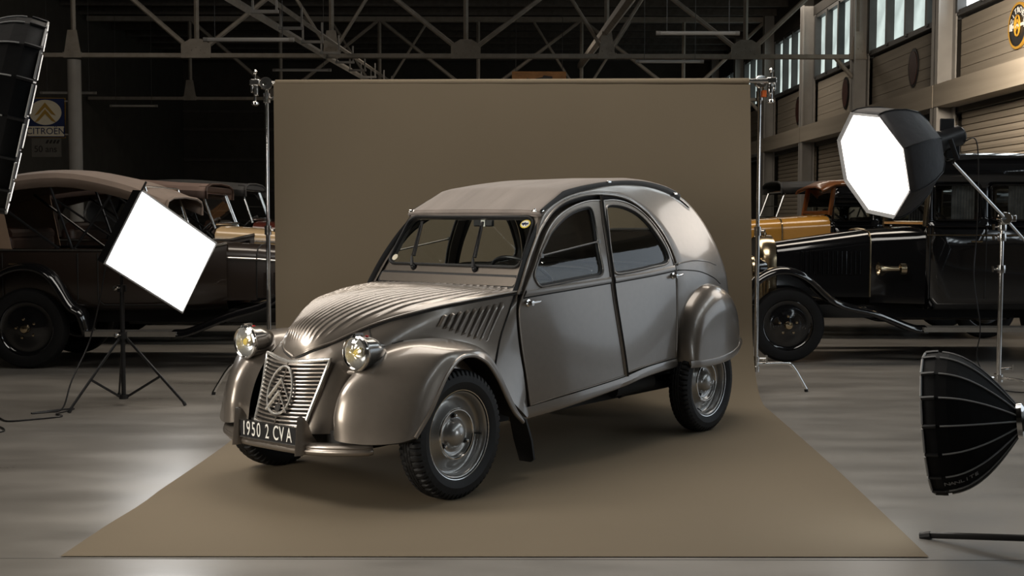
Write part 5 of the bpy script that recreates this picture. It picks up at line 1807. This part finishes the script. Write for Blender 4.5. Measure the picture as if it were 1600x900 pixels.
# ================================================================== PHOTO LIGHTS
def tripod(t, x, y, z_apex, z_hub, feet, pole_top, r=.0165, m_=None):
    m_ = m_ or M_black
    obj('pole', MB().tube([(0, 0, z_hub), (0, 0, z_apex + .35)], r, 12), m_, t)
    obj('riser', MB().tube([(0, 0, z_apex + .3), (0, 0, pole_top)], r * .75, 12), m_, t)
    for z in (z_apex, z_apex + .34):
        c = obj('collar', MB().lathe([(r, -.03), (r * 1.9, -.03), (r * 1.9, .02), (r, .02)], 14, Matrix.Translation((0, 0, z))), m_, t)
        obj('knob', MB().tube([(0, -.02, z), (-.03, -.045, z)], .007, 6).lathe([(.002, 0), (.016, 0), (.016, .015), (.002, .015)], 8, axis_matrix((-.03, -.045, z), (-.5, -.7, 0))), M_steel, c)
    obj('foot_hub', MB().lathe([(r, 0), (r * 2, 0), (r * 2, .03), (r, .03)], 14, Matrix.Translation((0, 0, z_hub))), m_, t)
    for fx, fy in feet:
        L = math.hypot(fx, fy)
        a = Vector((fx / L * r * 1.5, fy / L * r * 1.5, z_apex - .02))
        f_ = Vector((fx, fy, .012))
        lg = obj('leg', MB().tube([a, f_], (.011, .008), 8), m_, t)
        obj('rubber_foot', MB().tube([f_ + (a - f_) * .03, f_ + Vector((0, 0, -.010))], .013, 8), M_rubber, lg)
        k = a + (f_ - a) * .58
        obj('brace', MB().tube([k, (fx / L * r * 1.6, fy / L * r * 1.6, z_hub + .015)], (.009, .006), 8), m_, t)


# square softbox on its black tripod
M_soft = emis('softbox_diffuser_lit', (1.0, 0.985, 0.96), 7.0)
e1, e2 = Vector((.3756, .5309, -.3735)), Vector((-.2171, -.1353, -.4977))
base = Vector((-2.80, 8.64, 0))
c0 = Vector((-2.463, 8.5, 1.1007)) - base
nn = Vector((.7523, -.6406, -.1541)).normalized()
st_ = thing('softbox_stand', 'black tripod stand carrying the square white softbox', 'stand', base)
feet = [(-.264, -.36), (.455, -.04), (-.17, .42)]
tripod(st_, 0, 0, .508, .045, feet, .93)
t = thing('square_softbox', 'tilted square softbox with glowing white face, on the black tripod', 'softbox', base)
cs = [c0 - e1 / 2 - e2 / 2, c0 + e1 / 2 - e2 / 2, c0 + e1 / 2 + e2 / 2, c0 - e1 / 2 + e2 / 2]
hub = c0 - nn * .30
hb = [hub + (p - c0) * .28 for p in cs]
mid = [c0 - nn * .12 + (p - c0) * .97 for p in cs]
shell = MB().grid([cs + cs[:1], mid + mid[:1], hb + hb[:1]])
shell.add(hb, [(0, 1, 2, 3)])
obj('fabric_shell', shell, M_fabric, t, smooth=False, solid=.004)
fc = MB()
n_ = 14
rows = []
for i in range(n_ + 1):
    row = []
    for j in range(n_ + 1):
        u, v_ = i / n_ - .5, j / n_ - .5
        bulge = .018 * (1 - (2 * abs(u)) ** 4) * (1 - (2 * abs(v_)) ** 4)
        row.append(c0 + e1 * (u * .985) + e2 * (v_ * .985) + nn * (bulge - .006))
    rows.append(row)
obj('diffuser', fc.grid(rows), M_soft, t)
obj('edge_binding', MB().tube([p - nn * .002 for p in cs], (.010, .010), 6, closed=True), M_piping, t, smooth=False)
obj('corner_tab', MB().box(cs[0] + Vector((.01, 0, .02)), (.012, .012, .09), Matrix.Rotation(.5, 3, 'Y')), M_black, t, smooth=False)
obj('lamp_head', MB().lathe([(.075, 0), (.085, .03), (.085, .14), (.06, .18), (0, .18)], 20, axis_matrix(hub + nn * .02, -nn)).tube([hub - nn * .10, (0, 0, .93)], .02, 8), M_black, t)

# octagonal softbox on a boom
M_octa = emis('octabox_diffuser_lit', (1.0, 0.94, 0.87), 3.6)
C0 = Vector((2.535, 8.5, 1.730))
N0 = Vector((-.91, -.29, -.30)).normalized()
t = thing('octagonal_softbox', 'glowing octagonal softbox with black dome, hung from the boom arm on the right', 'softbox', C0)
A = axis_matrix((0, 0, 0), N0)
prof8 = [(.405, 0), (.41, -.05), (.40, -.13), (.37, -.23), (.315, -.34), (.225, -.43), (.12, -.485), (.08, -.50)]
rot = Matrix.Rotation(.25, 4, 'Z')
dome = MB().lathe(prof8, 8, A @ rot)
obj('fabric_dome', dome, M_dome, t, angle=20, solid=.004)
ring = [A @ rot @ Vector((.405 * math.cos(a * PI / 4), .405 * math.sin(a * PI / 4), .002)) for a in range(8)]
obj('rim_lip', MB().lathe([(.405, .012), (.372, -.012)], 8, A @ rot), M_piping, t, smooth=False, solid=.003)
obj('diffuser', MB().lathe([(.385, -.004), (.30, .010), (.15, .016), (.001, .018)], 8, A @ rot), M_octa, t, smooth=False)
for a in range(8):
    p = [A @ rot @ Vector((r_ * math.cos(a * PI / 4) * 1.006, r_ * math.sin(a * PI / 4) * 1.006, h_)) for r_, h_ in prof8]
    obj('rib_seam', MB().tube(p, .005, 5), M_black, t)
hd = obj('lamp_head', MB().lathe([(.07, -.49), (.09, -.50), (.09, -.56), (.075, -.57), (.075, -.74), (.06, -.76), (0, -.76)], 20, A), M_black, t)
obj('speed_ring', MB().lathe([(.09, -.492), (.105, -.492), (.105, -.507), (.09, -.507)], 24, A), M_steel, hd)
obj('fin', MB().box(A @ Vector((0, .085, -.66)), (.10, .02, .12)).box(A @ Vector((0, -.085, -.66)), (.10, .02, .12)), M_black, hd, bevel=.005)
yoke_p = -N0 * .62 + Vector((.06, 0, -.14))
obj('yoke', MB().tube([-N0 * .62 + Vector((0, .10, 0)), yoke_p + Vector((0, .08, 0)), yoke_p + Vector((0, -.08, 0)), -N0 * .62 + Vector((0, -.10, 0))], (.018, .008), 6), M_black, t)
yw = C0 + yoke_p
SB = Vector((3.84, 9.46, 0))
t = thing('boom_stand', 'chrome stand with angled boom arm holding the octagonal softbox', 'stand', SB)
obj('column_tube', MB().tube([(0, 0, .12), (0, 0, .95)], .019, 14), M_chrome, t)
obj('riser_tube', MB().tube([(0, 0, .9), (0, 0, 1.33)], .015, 14), M_chrome, t)
for z in (.93, 1.18, 1.26):
    c = obj('collar', MB().lathe([(.016, 0), (.032, 0), (.034, .03), (.032, .06), (.016, .06)], 14, Matrix.Translation((0, 0, z))), M_steel, t)
    obj('knob', MB().tube([(-.02, -.01, z + .03), (-.07, -.02, z + .03)], .007, 8).box((-.075, -.02, z + .03), (.014, .02, .045)), M_chrome, c)
g = obj('grip_head', MB().lathe([(0.001, -.05), (.045, -.048), (.05, -.02), (.05, .02), (.045, .048), (.001, .05)], 20, axis_matrix((0, -.04, 1.357), (0, -1, 0))).box((.055, -.04, 1.357), (.05, .07, .05)), M_chrome, t, bevel=.004)
d_ = (yw - SB - Vector((0, -.05, 1.357)))
obj('boom_arm', MB().tube([yw - SB - Vector((0, 0, .02)), Vector((0, -.05, 1.357)), Vector((0, -.05, 1.357)) - d_ * .75], .0125, 10), M_steel, t)
obj('base_hub', MB().lathe([(.02, .07), (.035, .07), (.035, .13), (.02, .13)], 16).tube([(.02, 0, .17), (.09, -.02, .18)], .008, 8).box((.1, -.02, .18), (.014, .02, .06)), M_steel, t)
for dx, dy in ((-.30, -.05), (.25, -.35), (.15, .45)):
    L = math.hypot(dx, dy)
    lg = obj('leg', MB().tube(cr_interp([(0, 0, .10), (dx * .5, dy * .5, .10), (dx * .8, dy * .8, .07), (dx, dy, .013)], 5), .0125, 10), M_chrome, t)
    obj('foot_cap', MB().tube([(dx * .98, dy * .98, .02), (dx, dy, 0)], .015, 8), M_rubber, lg)
cb = cr_interp([yw - SB + Vector((.06, -.02, .13)), yw - SB + Vector((.16, -.03, .10)), (-.22, -.06, 1.3), (-.24, -.07, .9), (-.18, -.07, .5), (-.20, -.08, .25), (-.03, -.10, .03), (.3, -.2, .008)], 8)
tag(obj('lamp_cable', MB().tube([Vector(p) + SB for p in cb], .0045, 6), M_black), 'thin black cable hanging from the octagonal softbox head beside the boom stand', 'cable')


# deep parabolic softboxes, ribbed black shells
def para(name, label, C, N, Rr, depth, nseg, emi, rotz=0.0, brand=None):
    N = Vector(N).normalized()
    t = thing(name, label, 'softbox', C)
    A = axis_matrix((0, 0, 0), N) @ Matrix.Rotation(rotz, 4, 'Z')
    prof = [(Rr * (1 - (k / 8) ** 1.9 * .80) * (1 + .06 * math.sin(PI * k / 8)), -depth * (k / 8) ** .92) for k in range(9)]
    obj('fabric_shell', MB().lathe(prof, nseg, A), M_fabric, t, angle=8, solid=.003)
    for a in range(nseg):
        an = 2 * PI * a / nseg
        p = [A @ Vector(((r_ + .002) * math.cos(an), (r_ + .002) * math.sin(an), h_)) for r_, h_ in prof]
        q = cr_interp([tuple(x) for x in p], 3)
        obj('rib', MB().tube(q[4:], .0035, 5), M_piping, t)
        obj('rim_pocket', MB().tube(q[:4], .008, 5), M_black, t)
        b_ = 2 * PI * (a + 1) / nseg
        e_ = [A @ Vector((Rr * 1.004 * math.cos(an + (b_ - an) * f), Rr * 1.004 * math.sin(an + (b_ - an) * f), .001)) for f in (.08, .92)]
        obj('rim_piping', MB().tube(e_, .005, 5), M_piping, t)
    obj('diffuser', MB().lathe([(Rr * .95, -.045), (Rr * .5, -.04), (.001, -.038)], nseg, A), emi, t, smooth=False)
    r9, h9 = prof[-1]
    hb_ = obj('speed_ring', MB().lathe([(r9, h9 + .015), (r9 + .014, h9 + .005), (r9 + .016, h9 - .015), (r9 - .01, h9 - .03)], 24, A), M_chrome, t)
    obj('lamp_head', MB().lathe([(r9 - .005, h9 - .01), (r9 - .005, h9 - .13), (r9 * .7, h9 - .17), (.001, h9 - .17)], 20, A), M_black, t)
    return t, A, prof


M_key = emis('key_diffuser_lit', (1.0, 0.94, 0.86), 18.0)
Ck = Vector((-2.20, 5.5, 1.80))
Nk = Vector((.90, .36, -.22)).normalized()
para('deep_softbox', 'big black ribbed softbox cut by the left frame edge, shining across at the car front', Ck, Nk, .44, .46, 16, M_key, .1)
kb = Ck - Nk * .52
t = thing('tripod_stand', 'black stand under the big ribbed softbox at the left', 'stand', (kb.x - .06, kb.y, 0))
tripod(t, 0, 0, .55, .05, [(-.45, -.2), (.2, -.42), (-.25, .45)], kb.z - .10)
M_par = emis('low_diffuser_lit', (0.88, 0.95, 1.0), 5.0)
Cp = Vector((1.752, 5.0, .503))
Np = Vector((-.90, .42, -.10)).normalized()
t, A, prof = para('low_softbox', 'low black ribbed softbox at the right frame edge, aimed at the car side', Cp, Np, .290, .34, 16, M_par, .1)
# maker's lettering printed along a lower panel
an = None
best = None
for k in range(16):
    a_ = 2 * PI * (k + .5) / 16
    q = A @ Vector((math.cos(a_), math.sin(a_), 0))
    sc_ = q.z + .80 * q.y
    if best is None or sc_ < best:
        best, an = sc_, a_
r1, h1 = prof[1]
r3, h3 = prof[4]
cosw = math.cos(PI / 16)
pa_ = A @ Vector((r1 * cosw * math.cos(an), r1 * cosw * math.sin(an), h1))
pb_ = A @ Vector((r3 * cosw * math.cos(an), r3 * cosw * math.sin(an), h3))
xd = (pb_ - pa_).normalized()
rad = (A @ Vector((math.cos(an), math.sin(an), .35))).normalized()
yd = rad.cross(xd)
for k, ch in enumerate('NANLITE'):
    q_ = 1.35 + 2.6 * k / 6
    pts_ = []
    for qq in (q_ - .15, q_ + .15):
        i0_ = int(qq)
        r_ = prof[i0_][0] + (prof[i0_ + 1][0] - prof[i0_][0]) * (qq - i0_)
        h_ = prof[i0_][1] + (prof[i0_ + 1][1] - prof[i0_][1]) * (qq - i0_)
        pts_.append(A @ Vector((r_ * cosw * math.cos(an), r_ * cosw * math.sin(an), h_)))
    xl_ = (pts_[1] - pts_[0]).normalized()
    text_mesh('letter', ch, .034, M_piping, t, frame_matrix((pts_[0] + pts_[1]) / 2 + rad * .004, xl_, rad.cross(xl_)), extrude=.0008)
t = thing('low_light_stand', 'black low stand with a long floor leg at the right frame edge', 'stand', (2.45, 4.60, 0))
ft = Vector((1.74 - 2.45, 5.061 - 4.60, .012))
for v_ in (ft, Vector((.5, .45, .012)), Vector((.05, -.62, .012))):
    lg = obj('leg', MB().tube([v_, v_ * .08 + Vector((0, 0, .10))], (.014, .010), 8), M_black, t)
    obj('foot_cap', MB().tube([v_ + Vector((0, 0, -.008)), v_ * .95 + Vector((0, 0, .004))], .019, 8), M_rubber, lg)
    obj('brace', MB().tube([v_ * .42 + Vector((0, 0, .07)), Vector((0, 0, .36)) + v_ * .05], (.011, .008), 8), M_black, t)
obj('pole', MB().tube([(0, 0, .06), (0, 0, .50)], .018, 12).tube([(0, 0, .36), (0, 0, .40)], .03, 12), M_black, t)
hp_ = Cp - Np * .44 - Vector((2.45, 4.60, 0))
obj('swivel_arm', MB().tube([(0, 0, .49), (hp_.x * .6, hp_.y * .6, .46), hp_ + Vector((0, 0, -.06))], .016, 8), M_black, t)

# cable on the floor from the square softbox
def gp(x, y):
    return (x, y, .006)


cb = cr_interp([(-2.95, 8.75, 1.0), (-2.99, 8.72, .75), (-3.05, 8.66, .45), (-3.12, 8.50, .2), (-3.12, 8.32, .03), gp(-3.20, 8.28), gp(-3.30, 8.22), gp(-3.18, 8.36), gp(-3.08, 8.42), gp(-3.12, 8.20), gp(-3.05, 8.10), gp(-3.2, 7.97),
                gp(-3.33, 7.90), gp(-3.44, 8.02), gp(-3.38, 7.80), gp(-3.24, 7.62), gp(-3.22, 7.5), gp(-3.45, 7.40), gp(-3.8, 7.3)], 6)
tag(obj('power_cable', MB().tube(cb, .006, 6), M_black), 'thin black cable looping over the floor from the square softbox', 'cable')
